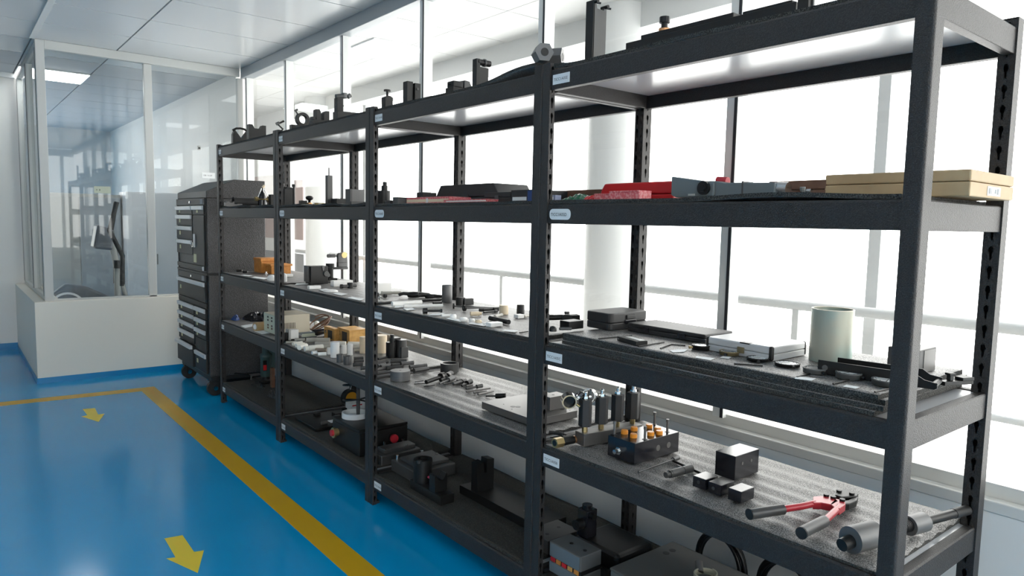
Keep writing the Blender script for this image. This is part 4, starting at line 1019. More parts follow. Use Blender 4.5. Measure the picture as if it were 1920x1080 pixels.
# dial gauges
GA = [(1314,655,34,14,'dark','black bezelled dial gauge, first from the left in the row on the foam'),(1367,665,37,12,'brass','brass rimmed dial gauge, second from the left in the row on the foam'),
      (1421,676,41,10,'dark','dark faced dial gauge, third from the left in the row on the foam'),(1476,686,46,10,'white','white faced dial gauge in front of the silver case end, fourth in the row'),
      (1527,699,42,16,'grey','all grey round gauge, fifth from the left in the row'),(1591,709,47,19,'whiteg','white faced dial gauge with grey rim, sixth in the row'),(1665,722,58,18,'whiteg','white faced dial gauge partly behind the near post, last in the row')]
for i, (u, v, w, h, kd, lb) in enumerate(GA):
    p = at(u, v, STK); r = hz(w, p)/2; hh = max(.008, hz(h, p)*.62)
    t = thing('dial_gauge', lb, 'gauge', p, .3*i if i else -.6, 'dial gauges in a row')
    bz = {'dark': BLACK, 'brass': DBRASS, 'white': BLACK, 'grey': BOXGREY, 'whiteg': BOXGREY}[kd]
    obj('bezel', MB().lathe((0,0,0), [(r*.9,0),(r*.97,.001),(r*.97,hh*.7),(r,hh*.75),(r,hh),(r*.88,hh),(r*.86,hh-.0015)], 32), bz, t)
    obj('face', MB().cyl((0,0,hh-.0018),(0,0,hh-.0012),r*.86,n=32), {'dark': DIALW, 'brass': BLACKG, 'white': DIALW, 'grey': BOXGREY, 'whiteg': DIALW}[kd], t)
    nd = MB().box(-.0008,-r*.2,hh-.0012,.0008,r*.7,hh-.0008)
    for q in range(12):
        a = q*PI/6; nd.xf(Matrix.Identity(4)).cyl((r*.70*math.cos(a),r*.70*math.sin(a),hh-.0012),(r*.78*math.cos(a),r*.78*math.sin(a),hh-.0009),.0009,n=6)
    obj('needle', nd, INK if kd != 'brass' else DIALW, t)
    obj('stem', MB().cyl((-r*.95,0,hh*.45),(-r-.006,0,hh*.45),.0035,n=10).cyl((-r-.005,0,hh*.45),(-r-.010,0,hh*.45),.0048,n=6,sm=False), BRASS if i == 0 else BLACK, t)
# slips and cut marks of the foam
for i, pts in enumerate(([(1255,657),(1290,655),(1283,660),(1262,661)], [(1306,668),(1340,672),(1332,676),(1304,671)], [(1494,706),(1530,710),(1522,714),(1490,710)], [(1587,722),(1612,726),(1604,729),(1580,725)], [(1356,668),(1372,670),(1366,673),(1350,671)])):
    q = [at(u, v, STK) for u, v in pts]; c = sum(q, V(0,0,0))/4
    solo('paper_slip', MB().prism([(a.x-c.x,a.y-c.y) for a in q][::-1], 'z', .0002, .0010), PAPER, ['pale paper slip left of the first dial gauge on the foam','pale paper slip below the first dial gauge on the foam','pale paper slip below the fifth dial gauge on the foam','pale paper slip below the sixth dial gauge on the foam','small pale slip left of the brass rimmed gauge on the foam'][i], 'paper', (c.x, c.y, STK))
for i, pts in enumerate(([(1115,636),(1178,630)], [(1178,652),(1228,644)], [(1238,653),(1258,646),(1285,648)], [(1458,715),(1492,707)], [(1530,728),(1575,717)], [(1606,745),(1655,733)], [(1376,682),(1430,686)])):
    q = [at(u, v, STK+.0012) for u, v in pts]
    s_ = V(max(0, .028-min(a.x for a in q)), 0, 0); q = [a+s_ for a in q]
    solo('cut_slot', MB().path([a-q[0] for a in q], .0022, 6), BLACK, ['dark cut in the foam left of the flat instrument','dark cut in the foam below the flat instrument','curved dark cut in the foam left of the first gauge','dark cut in the foam before the fifth gauge','dark cut in the foam before the sixth gauge','dark cut in the foam before the last gauge','dark cut in the foam below the third gauge'][i], 'cut', q[0])
# big tube, channel, block, small piece
p = at(1556, 676, STK); r = hz(74, p)/2; h = hz(97, p)
t = thing('big_tube', 'big pale galvanised tube standing upright on the foam layers', 'tube', p)
obj('wall', MB().ring((0,0,0),(0,0,h),r,r-.004,48), PIPEG, t); obj('rim', MB().ring((0,0,h-.0005),(0,0,h+.0015),r+.0005,r-.0045,48), CREAM, t)
pa, pb = at(1533, 700, STK), at(1757, 733, STK)
d = (pb-pa); ln = d.length; rz = math.atan2(d.y, d.x)
t = thing('channel_bracket', 'long black channel bracket with two side plates lying behind the last gauges', 'bracket', pa, rz)
hh = hz(26, pa)
prof = [(0,0),(ln*.86,0),(ln*.93,-.0),(ln,0),(ln,.018),(ln*.95,.018),(ln*.87,.040),(ln*.80,.044),(ln*.0,hh)]
obj('side_plate', MB().prism([(0,.002),(ln*.76,.002),(ln*.76,hh*.95),(0,hh)], 'y', -.002, .002).prism([(ln*.76,.012),(ln*.80,.002),(ln*.98,.002),(ln,.006),(ln,.018),(ln*.90,.022),(ln*.82,hh*.95),(ln*.76,hh*.95)], 'y', -.002, .002), BLACK, t, .0006)
obj('side_plate', MB().prism([(.03,.002),(ln*.98,.002),(ln,.022),(ln*.90,.026),(ln*.84,hh*1.02),(.03,hh*1.05)], 'y', .062, .066), BLACK, t, .0006)
obj('web', MB().box(.02,.002,.0,ln*.74,.062,.003), BLACK, t); obj('cross_pin', MB().cyl((ln*.97,-.004,.012),(ln*.97,.068,.012),.007), BLACK, t)
obj('screw', MB().cyl((.018,-.004,hh*.5),(.018,-.002,hh*.5),.007), STEEL, t)
p = at(1722, 702, STK); 
t = thing('steel_block', 'dark square steel block standing behind the near post on the foam', 'block', p)
obj('body', MB().box(0,0,0,wx(32,p),wy(62,p),hz(45,p)), DGREY, t, .002); obj('bright_side', MB().box(wx(8,p),-.0012,.0,wx(31,p),0,hz(43,p)), STEEL, t)
pa = at(1765, 722, STK); pb = at(1818, 719, STK); d = pb-pa
t = thing('small_slide', 'small black slide with a thumb stop at the right end of the foam', 'slide', pa, math.atan2(d.y, d.x)); ln = d.length
obj('bar', MB().box(0,-.01,0,ln,.01,.010), BLACK, t, .001); obj('thumb_stop', MB().box(.02,-.006,.010,.032,.006,.026).box(.016,-.008,.024,.036,.008,.030), BLACK, t, .002); obj('end_block', MB().box(ln*.6,-.012,.010,ln,.012,.018), BLACK, t, .001)

# ================================================================== FOURTH SHELVES
# farthest rack
def lump3(name, label, cat, pts, l, h, m, seed, n=14):
    # crumpled soft thing whose footprint is given by its outline
    q = [on(u, v, l) for u, v in pts]; c = sum(q, V(0,0,0))/len(q); rnd = random.Random(seed); mb = MB(); K = 5
    vs = [(0,0,h*(.7+.3*rnd.random()))]; N = len(q)*4; rim = []
    for i in range(N):
        a = q[i//4]; b = q[(i//4+1) % len(q)]; f = (i % 4)/4; p = a.lerp(b, f)-c; rim.append(p)
    for k in range(1, K+1):
        for p in rim:
            s = k/K; vs.append((p.x*s*(1+.08*rnd.uniform(-1,1)), p.y*s*(1+.08*rnd.uniform(-1,1)), h*(1-s**2.2)*(.45+.75*rnd.random()) if k < K else 0.0005))
    fs = [(0,1+i,1+(i+1)%N) for i in range(N)]
    for k in range(K-1): fs += [(1+k*N+i,1+(k+1)*N+i,1+(k+1)*N+(i+1)%N,1+k*N+(i+1)%N) for i in range(N)]
    mb.add(vs, fs); return solo(name, mb, m, label, cat, (c.x, c.y, M[l]+.001))
lump3('blue_glove', 'small crumpled blue glove at the left end of the farthest rack fourth shelf', 'glove', [(432,600),(442,602),(449,600),(448,595),(438,594)], 3, .03, BLUE, 2)
lump3('black_bag', 'crumpled shiny black plastic bag on the farthest rack fourth shelf', 'bag', [(453,599),(470,603),(494,603),(511,601),(511,592),(480,592),(460,594)], 3, .05, BLACKG, 9)
p = on(490, 620, 3); r = hz(8.5, p)
t = thing('tape_roll', 'brown roll of packing tape lying on its rim, farthest rack fourth shelf', 'tape', p)
obj('roll', MB().ring((-.048,-.01,r),(.045,.01,r), r, r*.62, 28), TAPE, t, .002); obj('core', MB().ring((-.049,-.01,r),(.046,.01,r), r*.62, r*.55, 28), PAPER, t)
for i, pts in enumerate(([(446,612),(470,608),(478,611),(455,616)], [(470,622),(494,620),(500,626),(484,628)])):
    paper(['pale paper slip left of the tape roll, farthest rack fourth shelf','pale paper slip before the tape roll, farthest rack fourth shelf'][i], pts, 3)
# control box across the joint of the third and fourth racks: stands just on the far side
p = on(519, 629, 3, .004); p.y = max(p.y, J[3]+.035)
k = hz(1, p); w = wx(1, p); bw = 64*w; bh = 37*k; bd = .24
t = thing('control_box', 'cream metal control box with vent slots and sockets behind the far rack post', 'box', p)
obj('cover', MB().box(0,0,0,bw,bd,bh), CREAM, t, .003)
fp = obj('socket_panel', MB().box(-.003,.004,.004,0,bd-.004,bh-.004), GREENISH, t, .001)
for z in (.22,.36,.62,.78):
    for y in (.3,.6): obj('socket', MB().box(-.0055,bd*y,bh*z,-.003,bd*y+.02,bh*z+.011), BROWNW if z < .5 else BLACK, fp)
for i in range(8): obj('vent_slot', MB().box(bw*(.22+.045*i),-.0012,bh*.30,bw*(.22+.045*i)+.0032,.0006,bh*.60), BLACK, t)
# third rack
t = thing('connector_plug', 'white and black cable connector in front of the cream control box', 'connector', on(546, 637, 3)); P0 = on(546, 637, 3); k = hz(1, P0); w = wx(1, P0)
obj('housing', MB().box(-4*w,-.02,2*k,12*w,.03,19*k), WHITEP, t, .002); obj('flange', MB().box(-7*w,-.025,0,-3*w,.035,20*k), ALUG, t, .001)
obj('plug', MB().box(-13*w,-.015,0,-7*w,.025,14*k), BLACK, t, .003)
t = thing('sensor_bar', 'grey glass fronted bar with a black end lying behind the nylon rods', 'bar', on(582, 633, 3))
P0 = on(582, 633, 3); k = hz(1, P0); w = wx(1, P0)
obj('bar', MB().box(-26*w,-.02,1*k,10*w,.02,11*k), GRYBLUE, t, .002); obj('window', MB().box(-18*w,-.0215,3*k,8*w,-.02,9*k), GREENISH, t); obj('end_piece', MB().cyl((6*w,0,8*k),(28*w,0,10*k),7*k,5*k,n=16), BLACKG, t); obj('bolt', MB().cyl((-21*w,-.024,5*k),(-21*w,-.02,5*k),3*k,n=12), CHROME, t)
pts = []
for i in range(90):
    a = i/89*2*PI*3.3; pts.append((.07*math.cos(a)+.01*math.sin(a*.31), .05*math.sin(a), .055+.045*math.cos(a*.9+1)+.0006*i*.3))
solo('cable_coil', MB().path(pts, .0045, 6), BROWNW, 'coil of thin brown cable behind the grey sensor bar, fourth shelf', 'cable', on(601, 622, 3))
solo('white_ball', MB().sph((0,0,.02), .022, 14), WHITEP, 'small white ball cap behind the cable coil', 'cap', on(594, 612, 3))
def win_box(u, v, a, b, h, lb, lw):
    p = on(u, v, 3); t = thing('yellow_wooden_box', lb, 'box', p)
    obj('body', MB().box(0,0,0,a,b,h), YWOOD, t, .002); obj('lid', MB().box(-.002,-.002,h,a+.002,b+.002,h+.012), YWOOD, t, .002)
    obj('window', MB().box(-.0012,b*.2,h*.12,0,b*.62,h*.92), lw, t); obj('hasp', MB().box(-.004,b*.75,h*.55,0,b*.85,h*.85), CHROME, t)
win_box(627, 640, wx(9,on(628,640,3)), .16, .070, 'left narrow yellow wooden box with a dark window on the third rack fourth shelf', DGREY)
win_box(655, 645, wx(33,on(654,645,3)), .17, .076, 'right wider yellow wooden box with a dark window on the third rack fourth shelf', DGREY)
ROD = [('cream_rod','long thin pale rod at the far left of the nylon pieces',536,642,556,641,4,GRYN),('grey_rod','grey tapered rod behind the nylon rods, third rack fourth shelf',553,637,572,637,6,GRYN),
 ('nylon_rod','thick grey white nylon rod, back row left',574,638,594,637.5,9,GRYN),('nylon_rod','thick grey white nylon rod, back row right',594,638,618,638.5,10,GRYN),
 ('nylon_rod','grey nylon rod, second row centre',591,645,619,645.5,9,GRYN),('nylon_rod','grey nylon rod, second row just behind the standing white cylinder',600,650,622,650.5,8,GRYN),
 ('nylon_rod','white nylon rod lying behind the standing white cylinder',632,644,648,644.5,9,NYLON),('nylon_rod','pale nylon rod lying in front of the right yellow box',653,645,680,645.5,9,NYLON),
 ('nylon_rod','greyish nylon rod in front of the pale one, right of the short cylinder',660,652,682,651.5,7,GRYN),('nylon_rod','lower greyish nylon rod beside the standing cylinder',664,657,684,656,6,GRYN)]
for nm, lb, u0, v0, u1, v1, dp, m in ROD: lying(nm, lb, 'rod', u0, v0, u1, v1, dp, m, 3)
SL = [('first white nylon sleeve from the left in the front row, third rack fourth shelf',549,645,566,642.5,6.5),('second white nylon sleeve in the front row',555,648,570,645.5,7),('third white nylon sleeve in the front row, largest',561,652,574,648,9)]
for lb, u0, v0, u1, v1, dp in SL: lying('nylon_sleeve', lb, 'sleeve', u0, v0, u1, v1, dp, NYLON, 3)
lying('nylon_rod', 'large cream white nylon cylinder lying in the front row with turned steps', 'rod', 571, 654, 605, 650.5, 10.5, NYLON, 3, segs=[(0,.12,.9),(.12,.22,.8),(.22,1,1)])
lying('brown_rod', 'brownish grey rod lying right of the large cream cylinder', 'rod', 592, 655.5, 612, 656.5, 6, mat('brown_grey_rod', (.28,.22,.17), .5), 3)
lying('nylon_nut', 'small white nylon nut lying before the brownish rod', 'nut', 585, 661.5, 594, 660.5, 6.5, WHITEP, 3)
lying('nylon_disc', 'flat white nylon cylinder lying at the front edge, third rack fourth shelf', 'disc', 596, 664, 612, 663.5, 7, WHITEP, 3)
upright('nylon_cylinder', 'tall bright white nylon cylinder standing in the third rack fourth shelf', 'cylinder', 628, 669.5, 16.5, 29, WHITEP, 3)
upright('nylon_cylinder', 'small white nylon cylinder hidden behind the tall bright one', 'cylinder', 618, 664, 9, 12, WHITEP, 3)
upright('nylon_cylinder', 'slim white nylon cylinder standing right of the tall one', 'cylinder', 656.5, 665.5, 10, 21, WHITEP, 3)
upright('nylon_cylinder', 'short white nylon cylinder between the tall and slim ones', 'cylinder', 645, 663, 10, 16, WHITEP, 3)
upright('cream_block', 'cream nylon cylinder standing beside the second joint post, third rack', 'cylinder', 681, 662, 13, 31, CREAMN, 3)
upright('steel_ring', 'dark grey short cylinder, left of the pair at the front, third rack fourth shelf', 'cylinder', 637.5, 679, 13, 15, DGREY, 3, prof=[(1,0),(1,1),(.62,1),(.6,.9)])
upright('steel_ring', 'dark grey short cylinder, right of the pair at the front, third rack fourth shelf', 'cylinder', 651.5, 683, 15, 16, DGREY, 3, prof=[(1,0),(1,1),(.62,1),(.6,.9)])
for i, (u0,v0,u1,v1,dp,lb) in enumerate(((664,672,681,671,6,'dark steel sleeve lying behind the grey cylinders'),(662,684,680,683,7,'brownish dark sleeve lying right of the grey cylinders'),(676,690,692,689.5,8,'dark sleeve lying at the second joint post'),(664,677.5,682,676.5,5,'thin dark rod between the lying sleeves'))):
    lying('steel_sleeve', lb, 'sleeve', u0, v0, u1, v1, dp, DGREY, 3, segs=[(0,.15,1.1),(.15,1,1)])
# second rack
upright('cream_cylinder', 'fat cream nylon cylinder just right of the second joint post, fourth shelf', 'cylinder', 714, 661, 23, 33, CREAMN, 3)
t = thing('black_stepped_block', 'black stepped cylinders standing together beside the fat cream cylinder, fourth shelf', 'fixture', on(745, 670, 3)); P0 = on(745, 670, 3); k = hz(1, P0); w = wx(1, P0)
obj('left_cylinder', MB().cyl((-9*w,.02,0),(-9*w,.02,29*k),8*w,n=22), BLACK, t); obj('pin', MB().cyl((-10*w,.0,28*k),(-10*w,.0,44*k),3.2*w,n=16).cyl((-10*w,.0,34*k),(-10*w,.0,38*k),3.8*w,n=16), BLACK, t)
obj('middle_block', MB().box(-6*w,.01,0,8*w,.06,36*k), BLACK, t, .002); obj('right_cylinder', MB().cyl((8*w,.0,0),(8*w,.0,33*k),8.5*w,n=22), DGREY, t); obj('square_foot', MB().box(2*w,-.035,0,15*w,0,20*k), DGREY, t, .001)
SOCL = ['rearmost dark socket sleeve under the stepped cylinders','light grey socket sleeve, second from the back','small grey sleeve at the back left','slanting light grey sleeve at left','thick dark sleeve pointing right','grey sleeve lying at the right','largest headed sleeve at the right end','left dark sleeve beside the rack post','long thin sleeve at the left','thin pale rod like sleeve nearest the front','stubby upright sleeve just behind the disc','short sleeve at the far left','short dark sleeve in the middle']
SOC = [(732,677.5,762,676.5,8.5,1.25),(752,682,775,680,8,1),(706,681,727,678,7,1),(714,687,738,683,6.5,.8),(725,690.5,756,689,8.5,1.1),(768,688,800,685,7.5,1.0),(776,695,803,691,9.5,.8),(706,693,726,690,7,1),(706,700,737,695.5,6,1),(706,706,734,701.5,5.5,.9),(741,694,757,694,7,1),(708,686,722,683,7,1.0),(734,684.5,754,682.5,6,.9)]
for i, (u0,v0,u1,v1,dp,f) in enumerate(SOC):
    lying('steel_socket', SOCL[i]+' in the heap behind the thick steel disc', 'socket', u0, v0, u1, v1, dp, MGREY if i % 2 else DGREY, 3, 'heap of socket sleeves', segs=[(0,.10,1),(.10,.85,.86),(.85,1,1.0 if i % 3 else .75)])
lying('black_pin', 'thin black strip lying behind the heap of sleeves', 'pin', 709, 673, 727, 669, 4, BLACK, 3)
t, p, r, h = upright('steel_disc', 'thick grey steel disc with a small hole at the front of the fourth shelf', 'disc', 750.5, 712, 37, 18, MGREY, 3, n=40)
hp = obj('hole', MB().cyl((0,0,h-.0006),(0,0,h+.0006),.0055,n=14), BLACK, t)
p = on(843, 696, 3); r = hz(35, p)/2; h = hz(16, p)
t = thing('steel_collar', 'dark grey steel collar ring with bolt holes at the back of the fourth shelf', 'ring', p)
obj('ring', MB().ring((0,0,0),(0,0,h),r,r*.74,40), DGREY, t, .001)
for q in range(6): obj('bolt_hole', MB().cyl((r*.87*math.cos(q*PI/3),r*.87*math.sin(q*PI/3),h-.0004),(r*.87*math.cos(q*PI/3),r*.87*math.sin(q*PI/3),h+.0006),.004,n=10), BLACK, t)
def headed(label, u0, v0, u1, v1, dp, m=BLACK, hd=.25, sh=.5, wash=False):
    zz = M[3]; rr = hz(dp, at(u1, v1, zz))/2; a, b = at(u0, v0, zz+rr), at(u1, v1, zz+rr); a.z -= rr*(1-sh); b.z = zz+rr; base = V(b.x, b.y, zz); d = b-a
    t = thing('headed_bolt', label, 'bolt', base)
    obj('shank', MB().cyl(a-base, a+d*(1-hd)-base, rr*sh, n=16), m, t); obj('head', MB().cyl(a+d*(1-hd)-base, b-base, rr, n=20), m, t, .001)
    if wash: obj('washer', MB().cyl(a+d*(1-hd*.9)-base, a+d*(1-hd*.6)-base, rr*1.04, n=20), STEEL, t)
headed('largest headed bolt in the row, in front of the steel collar', 799, 713, 833, 704.5, 14, BLACK, .22, .55, True)
headed('black headed bolt touching the steel collar', 826, 710, 846, 701, 12, BLACK, .4, .5, True)
headed('grey capped bolt right of the largest one in the row', 824, 716, 850, 708.5, 10, MGREY, .38, .35)
headed('slim dark bolt, third in the row towards the plate', 831, 718.5, 868, 713, 6.5, DGREY, .3, .5)
headed('dark stepped bolt, fourth in the row towards the plate', 850, 719, 873, 713.5, 8, DGREY, .3, .7)
headed('short black bolt, fifth in the row towards the plate', 866, 720.5, 883, 715, 10, BLACK, .45, .4)
headed('grey knurled bolt, sixth in the row towards the plate', 874, 727, 904, 723, 7.5, DGREY, .35, .55)
for i, (u0,v0,u1,v1,dp) in enumerate(((874,734.5,919,728,3.4),(888,736.5,912,733.5,3.6),(896,739.5,925,733.5,4.2),(874,724,886,722.5,4.5))):
    lying('steel_pin', ['longest bright steel pin in the row of bolts','short bright steel pin below the longest one','thick bright steel pin nearest the plate','stubby bright pin left of the grey knurled bolt'][i], 'pin', u0, v0, u1, v1, dp, STEEL, 3)
headed('clamp ended bolt with a bright shank, last before the steel plate', 911, 739.5, 948, 742, 9.5, BLACK, .5, .3)
for i, pts in enumerate(([(778,716),(794,714)], [(776,720),(802,719)], [(795,725),(815,722)])):
    q = [on(u, v, 3, .003) for u, v in pts]
    solo('cut_slot', MB().path([a-q[0] for a in q], .002, 6), BLACK, ['first dark cut in the foam right of the steel disc','second dark cut in the foam right of the steel disc','third dark cut in the foam right of the steel disc'][i], 'cut', q[0])
# steel plate with block across the first joint, on the second rack side of the post
t = thing('steel_plate', 'heavy grey steel plate with holes on the fourth shelf, left of the first rack joint', 'plate', (.11, 1.392, M[3]))
obj('slab', MB().box(0,0,0,.239,.337,.030), STEEL, t, .001)
def holes(par, pts, z, m=BLACK):
    for x, y, r in pts: obj('hole', MB().cyl((x,y,z-.0005),(x,y,z+.0006),r,n=14), m, par)
holes(t, ((.06,.20,.011),(.075,.185,.011),(.03,.17,.003),(.05,.25,.003),(.20,.05,.010),(.215,.02,.003)), .030)
b_ = obj('block', MB().box(.14,.06,.030,.235,.125,.085), STEEL, t, .001); obj('slot', MB().box(.138,.075,.036,.1405,.105,.075), BLACK, b_); obj('screw', MB().cyl((.185,.09,.0846),(.185,.09,.0858),.006), BLACK, b_)
# nearest rack
t = thing('gauge_manifold', 'steel manifold bar carrying four black hexagon bodies and three gauges', 'manifold', (0,0,0))
p = on(1095, 838, 3)
k = hz(1, p)
q1 = on(1204, 818, 3); d = q1-p; rz = math.atan2(d.y, d.x); ln = d.length
t.location = p; t.rotation_euler = (0,0,rz)
bw_ = .055; bhh = 24*k
obj('bar', MB().box(0,0,0,ln,bw_,bhh), STEEL, t, .002)
for i in range(4):
    x = .022+(ln-.044)*i/3*.98; y = bw_*.5
    obj('brass_fitting', MB().cyl((x,y,bhh),(x,y,bhh+.018),.0105,n=6,sm=False).cyl((x,y,bhh+.016),(x,y,bhh+.026),.009,n=16), BRASS, t, .0008)
    h0 = bhh+.022
    obj('hexagon_body', MB().cyl((x,y,h0),(x,y,h0+.098),.0245,n=6,sm=False), CASEB, t, .002)
    obj('nipple', MB().cyl((x,y,h0+.097),(x,y,h0+.109),.012,n=6,sm=False).cyl((x,y,h0+.108),(x,y,h0+.120),.007,n=12).sph((x,y,h0+.122),.007,10), CHROME, t)
for i, (x, dx_, ry) in enumerate(((-.030,0,0),(.020,.3,.0),(.070,.5,.0))):
    g = obj('gauge', MB().ring((x-.010-.004*i,bw_*.5+.022,bhh+0.1230),(x-.022+.012*i,bw_*.5-.004+.02*i,bhh+0.1180),.027,.022,28).cyl((x-.010-.004*i,bw_*.5+.022,bhh+0.1230),(x-.012,bw_*.5+.018,bhh+0.1220),.026,n=28), CHROME, t, .001)
    obj('gauge_face', MB().cyl((x-.013,bw_*.5+.016,bhh+0.1215),(x-.017+.006*i,bw_*.5+.010+.008*i,bhh+0.1200),.0215,n=24), BLACK if i == 0 else MGREY, g)
    obj('gauge_stem', MB().path([(x+.0,bw_*.5+.024,bhh+0.118),(x+.016,bw_*.5+.02,bhh+0.108),(x+.030,bw_*.5+.004,bhh+0.093)], .005, 8), BRASS, g)
# valve lying
pa, pb = on(1042, 836, 3, .016), on(1100, 824, 3, .016); d = pb-pa
t = thing('brass_valve', 'black valve body with a brass hexagon nut lying on the foam, left of the manifold', 'valve', V(pa.x+.014, pa.y+.022, M[3])); 
dn = d.normalized()
obj('nut', MB().cyl(V(0,0,.0175), dn*.034+V(0,0,.0175), .0185, n=6, sm=False), BRASS, t, .001); obj('bore', MB().cyl(dn*-.0008+V(0,0,.0175), dn*.001+V(0,0,.0175), .011, n=18), BLACK, t)
obj('body', MB().cyl(dn*.033+V(0,0,.0165), dn*.085+V(0,0,.0165), .0155, n=8, sm=False), BLACK, t, .001); obj('end_ring', MB().cyl(dn*.085+V(0,0,.016), dn*.094+V(0,0,.016), .013, n=16), COPPER, t)
lying('small_screw', 'small bright headed screw with a dark tip behind the brass valve', 'screw', 1030, 810, 1062, 815, 8, DGREY, 3, segs=[(0,.55,.8),(.55,.8,1),(.8,1,.5)])
lying('wire_pin', 'thin dark pin beside the small bright screw', 'pin', 1032, 820.5, 1055, 818.5, 2.5, BLACK, 3)
# black valve block with orange caps
p = on(1189, 871, 3); a_, b_ = wx(88, p), wy(52, p); k = hz(1, p); hh = 40*k
t = thing('valve_block', 'glossy black valve block with six orange caps and four long screws', 'manifold', p)
obj('body', MB().box(0,0,0,a_,b_,hh), BLACKG, t, .001)
for x, y in ((.18,.82),(.30,.66),(.12,.60),(.62,.74),(.76,.60),(.56,.50)):
    pass
CAPS = []
for u, v in ((1171,811),(1189,805),(1188,818),(1217,800),(1233,806),(1220,814),(1236,812)): 
    q = at(u, v+2, p.z+hh); CAPS.append((q.x-p.x, q.y-p.y))
for x, y in CAPS: 
    c_ = obj('orange_cap', MB().cyl((x,y,hh),(x,y,hh+.010),.0125,n=14).cyl((x,y,hh+.010),(x,y,hh+.013),.0115,n=14), mat('orange_cap', (.80,.30,.03), .35) if 'orange_cap' not in MATS else MATS['orange_cap'], t, .001)
for u, v in ((1152,814),(1227,796),(1251,810),(1209,824)):
    q = at(u, v, p.z+hh); x, y = q.x-p.x, q.y-p.y
    s_ = obj('long_screw', MB().cyl((x,y,hh),(x,y,hh+.038),.0042,n=12).cyl((x,y,hh+.036),(x,y,hh+.046),.0058,n=14), STEEL, t)
    obj('counterbore', MB().ring((x,y,hh-.0004),(x,y,hh+.0006),.0095,.0042,18), BLACK, s_)
po = obj('port_plug', MB().cyl((0,b_*.55,hh*.42),(-.008,b_*.55,hh*.42),.014,n=6,sm=False).cyl((-.008,b_*.55,hh*.42),(-.026,b_*.55,hh*.42),.0075,n=14), CHROME, t, .001)
for x in (.52,.76): obj('port', MB().ring((a_*x,-.0008,hh*.48),(a_*x,.0005,hh*.48),.0105,.008,20).cyl((a_*x,-.0004,hh*.48),(a_*x,.0004,hh*.48),.008,n=18), STEEL, t)
# T handle and cylinder tool
lying('tee_rod', 'thin grey rod with a socket end lying in front of the valve block', 'rod', 1197, 885, 1272, 858, 8.5, DGREY, 3, segs=[(0,.02,.5),(.02,.82,.42),(.82,.86,.6),(.86,1,1)])
lying('black_bar', 'thin black bar running from the socket end towards the small black blocks', 'bar', 1262, 864, 1326, 893, 5, BLACK, 3)
lying('knurled_cylinder', 'dark grey knurled cylinder with a smaller tip lying across the thin black bar', 'handle', 1248, 891, 1296, 878, 15, DGREY, 3, segs=[(0,.14,.72),(.14,.2,.95),(.2,.62,1),(.62,.66,.92),(.66,1,1)])
# black cubes
def cube(label, u, v, ul, ur, top, holes, m=BLACKG, name='black_block'):
    p = on(u, v, 3); a_, b_ = wx(ur-u, p), wy(u-ul, p); h = hz(v-top, p)
    t = thing(name, label, 'block', p)
    obj('body', MB().box(0,0,0,a_,b_,h), m, t, .0012)
    for fx, fz, r, side in holes:
        r *= h
        if side == 'y': obj('hole', MB().ring((a_*fx,-.0007,h*fz),(a_*fx,.0005,h*fz),r,r*.72,18).cyl((a_*fx,-.0004,h*fz),(a_*fx,.0003,h*fz),r*.72,n=16), STEEL, t)
        else: obj('hole', MB().ring((-.0007,b_*fx,h*fz),(.0005,b_*fx,h*fz),r,r*.6,18).cyl((-.0004,b_*fx,h*fz),(.0003,b_*fx,h*fz),r*.6,n=16), DGREY, t)
    return t
cube('large black cube with two round ports at the back of the nearest rack fourth shelf', 1377, 901.5, 1339, 1423, 855, [(.30,.62,.07,'y'),(.68,.62,.07,'y')])
cube('first small black block from the left with a bright top', 1322, 920, 1298, 1346, 899, [(.55,.55,.16,'x')])
cube('second small black block from the left, between the other two', 1351, 931, 1327, 1377, 910, [(.6,.5,.16,'x')])
cube('third small black block, the one nearest the bolt cutter', 1389, 944.5, 1364, 1414, 922, [])
# bolt cutter
zc = M[3]
P_ = lambda u, v, dz: at(u, v, zc+dz)
o_ = P_(1560, 940, .0); o_.z = zc
t = thing('bolt_cutter', 'red handled bolt cutter with grey grips lying open on the nearest rack fourth shelf', 'bolt cutter', o_)
R_ = lambda u, v, dz: P_(u, v, dz)-o_
def arm(name, pts, r, m, par, dz=.022, n=14):
    return obj(name, MB().path([R_(u, v, dz) for u, v in pts], r, n), m, par)
h1 = arm('handle', [(1465,955),(1500,950),(1528,944)], .0095, REDM, t); h2 = arm('handle', [(1543,980),(1560,964),(1574,951)], .0095, REDM, t)
arm('grip', [(1406,964),(1412,963.4),(1468,954.8)], .0145, DGREY, h1); arm('grip_end', [(1404.5,964.3),(1406,964)], .0150, RUBBER, h1)
arm('grip', [(1504,999),(1508,996),(1546,977)], .0150, MGREY, h2); arm('grip_end', [(1502,1000),(1504,999)], .0158, RUBBER, h2)
def flat(name, pts, m, par, z0, z1, bev=.002):
    q = [R_(u, v, .02) for u, v in pts]; return obj(name, MB().prism([(a.x,a.y) for a in q][::-1], 'z', z0, z1), m, par, bev)
flat('link_plate', [(1524,937),(1548,935),(1566,941),(1572,946),(1560,953),(1540,949),(1524,949)], REDM, t, .010, .030)
flat('link_plate', [(1566,941),(1584,945),(1585,952),(1574,960),(1563,957),(1556,951)], REDM, t, .010, .030)
flat('blade', [(1565,934),(1572,924),(1583,922),(1602,926),(1609,931),(1606,936),(1594,937),(1577,938)], BLACK, t, .008, .030, .003)
flat('blade', [(1574,943),(1590,941),(1604,934),(1609,935),(1606,942),(1592,948),(1580,949)], BLACK, t, .006, .026, .003)
for u, v in ((1573,926),(1597,931),(1549,934),(1562,938),(1579,943)):
    obj('bolt_head', MB().cyl(R_(u,v,.024),R_(u,v,.024)+V(0,0,.012),.0075,n=12), BLACK, t, .001)
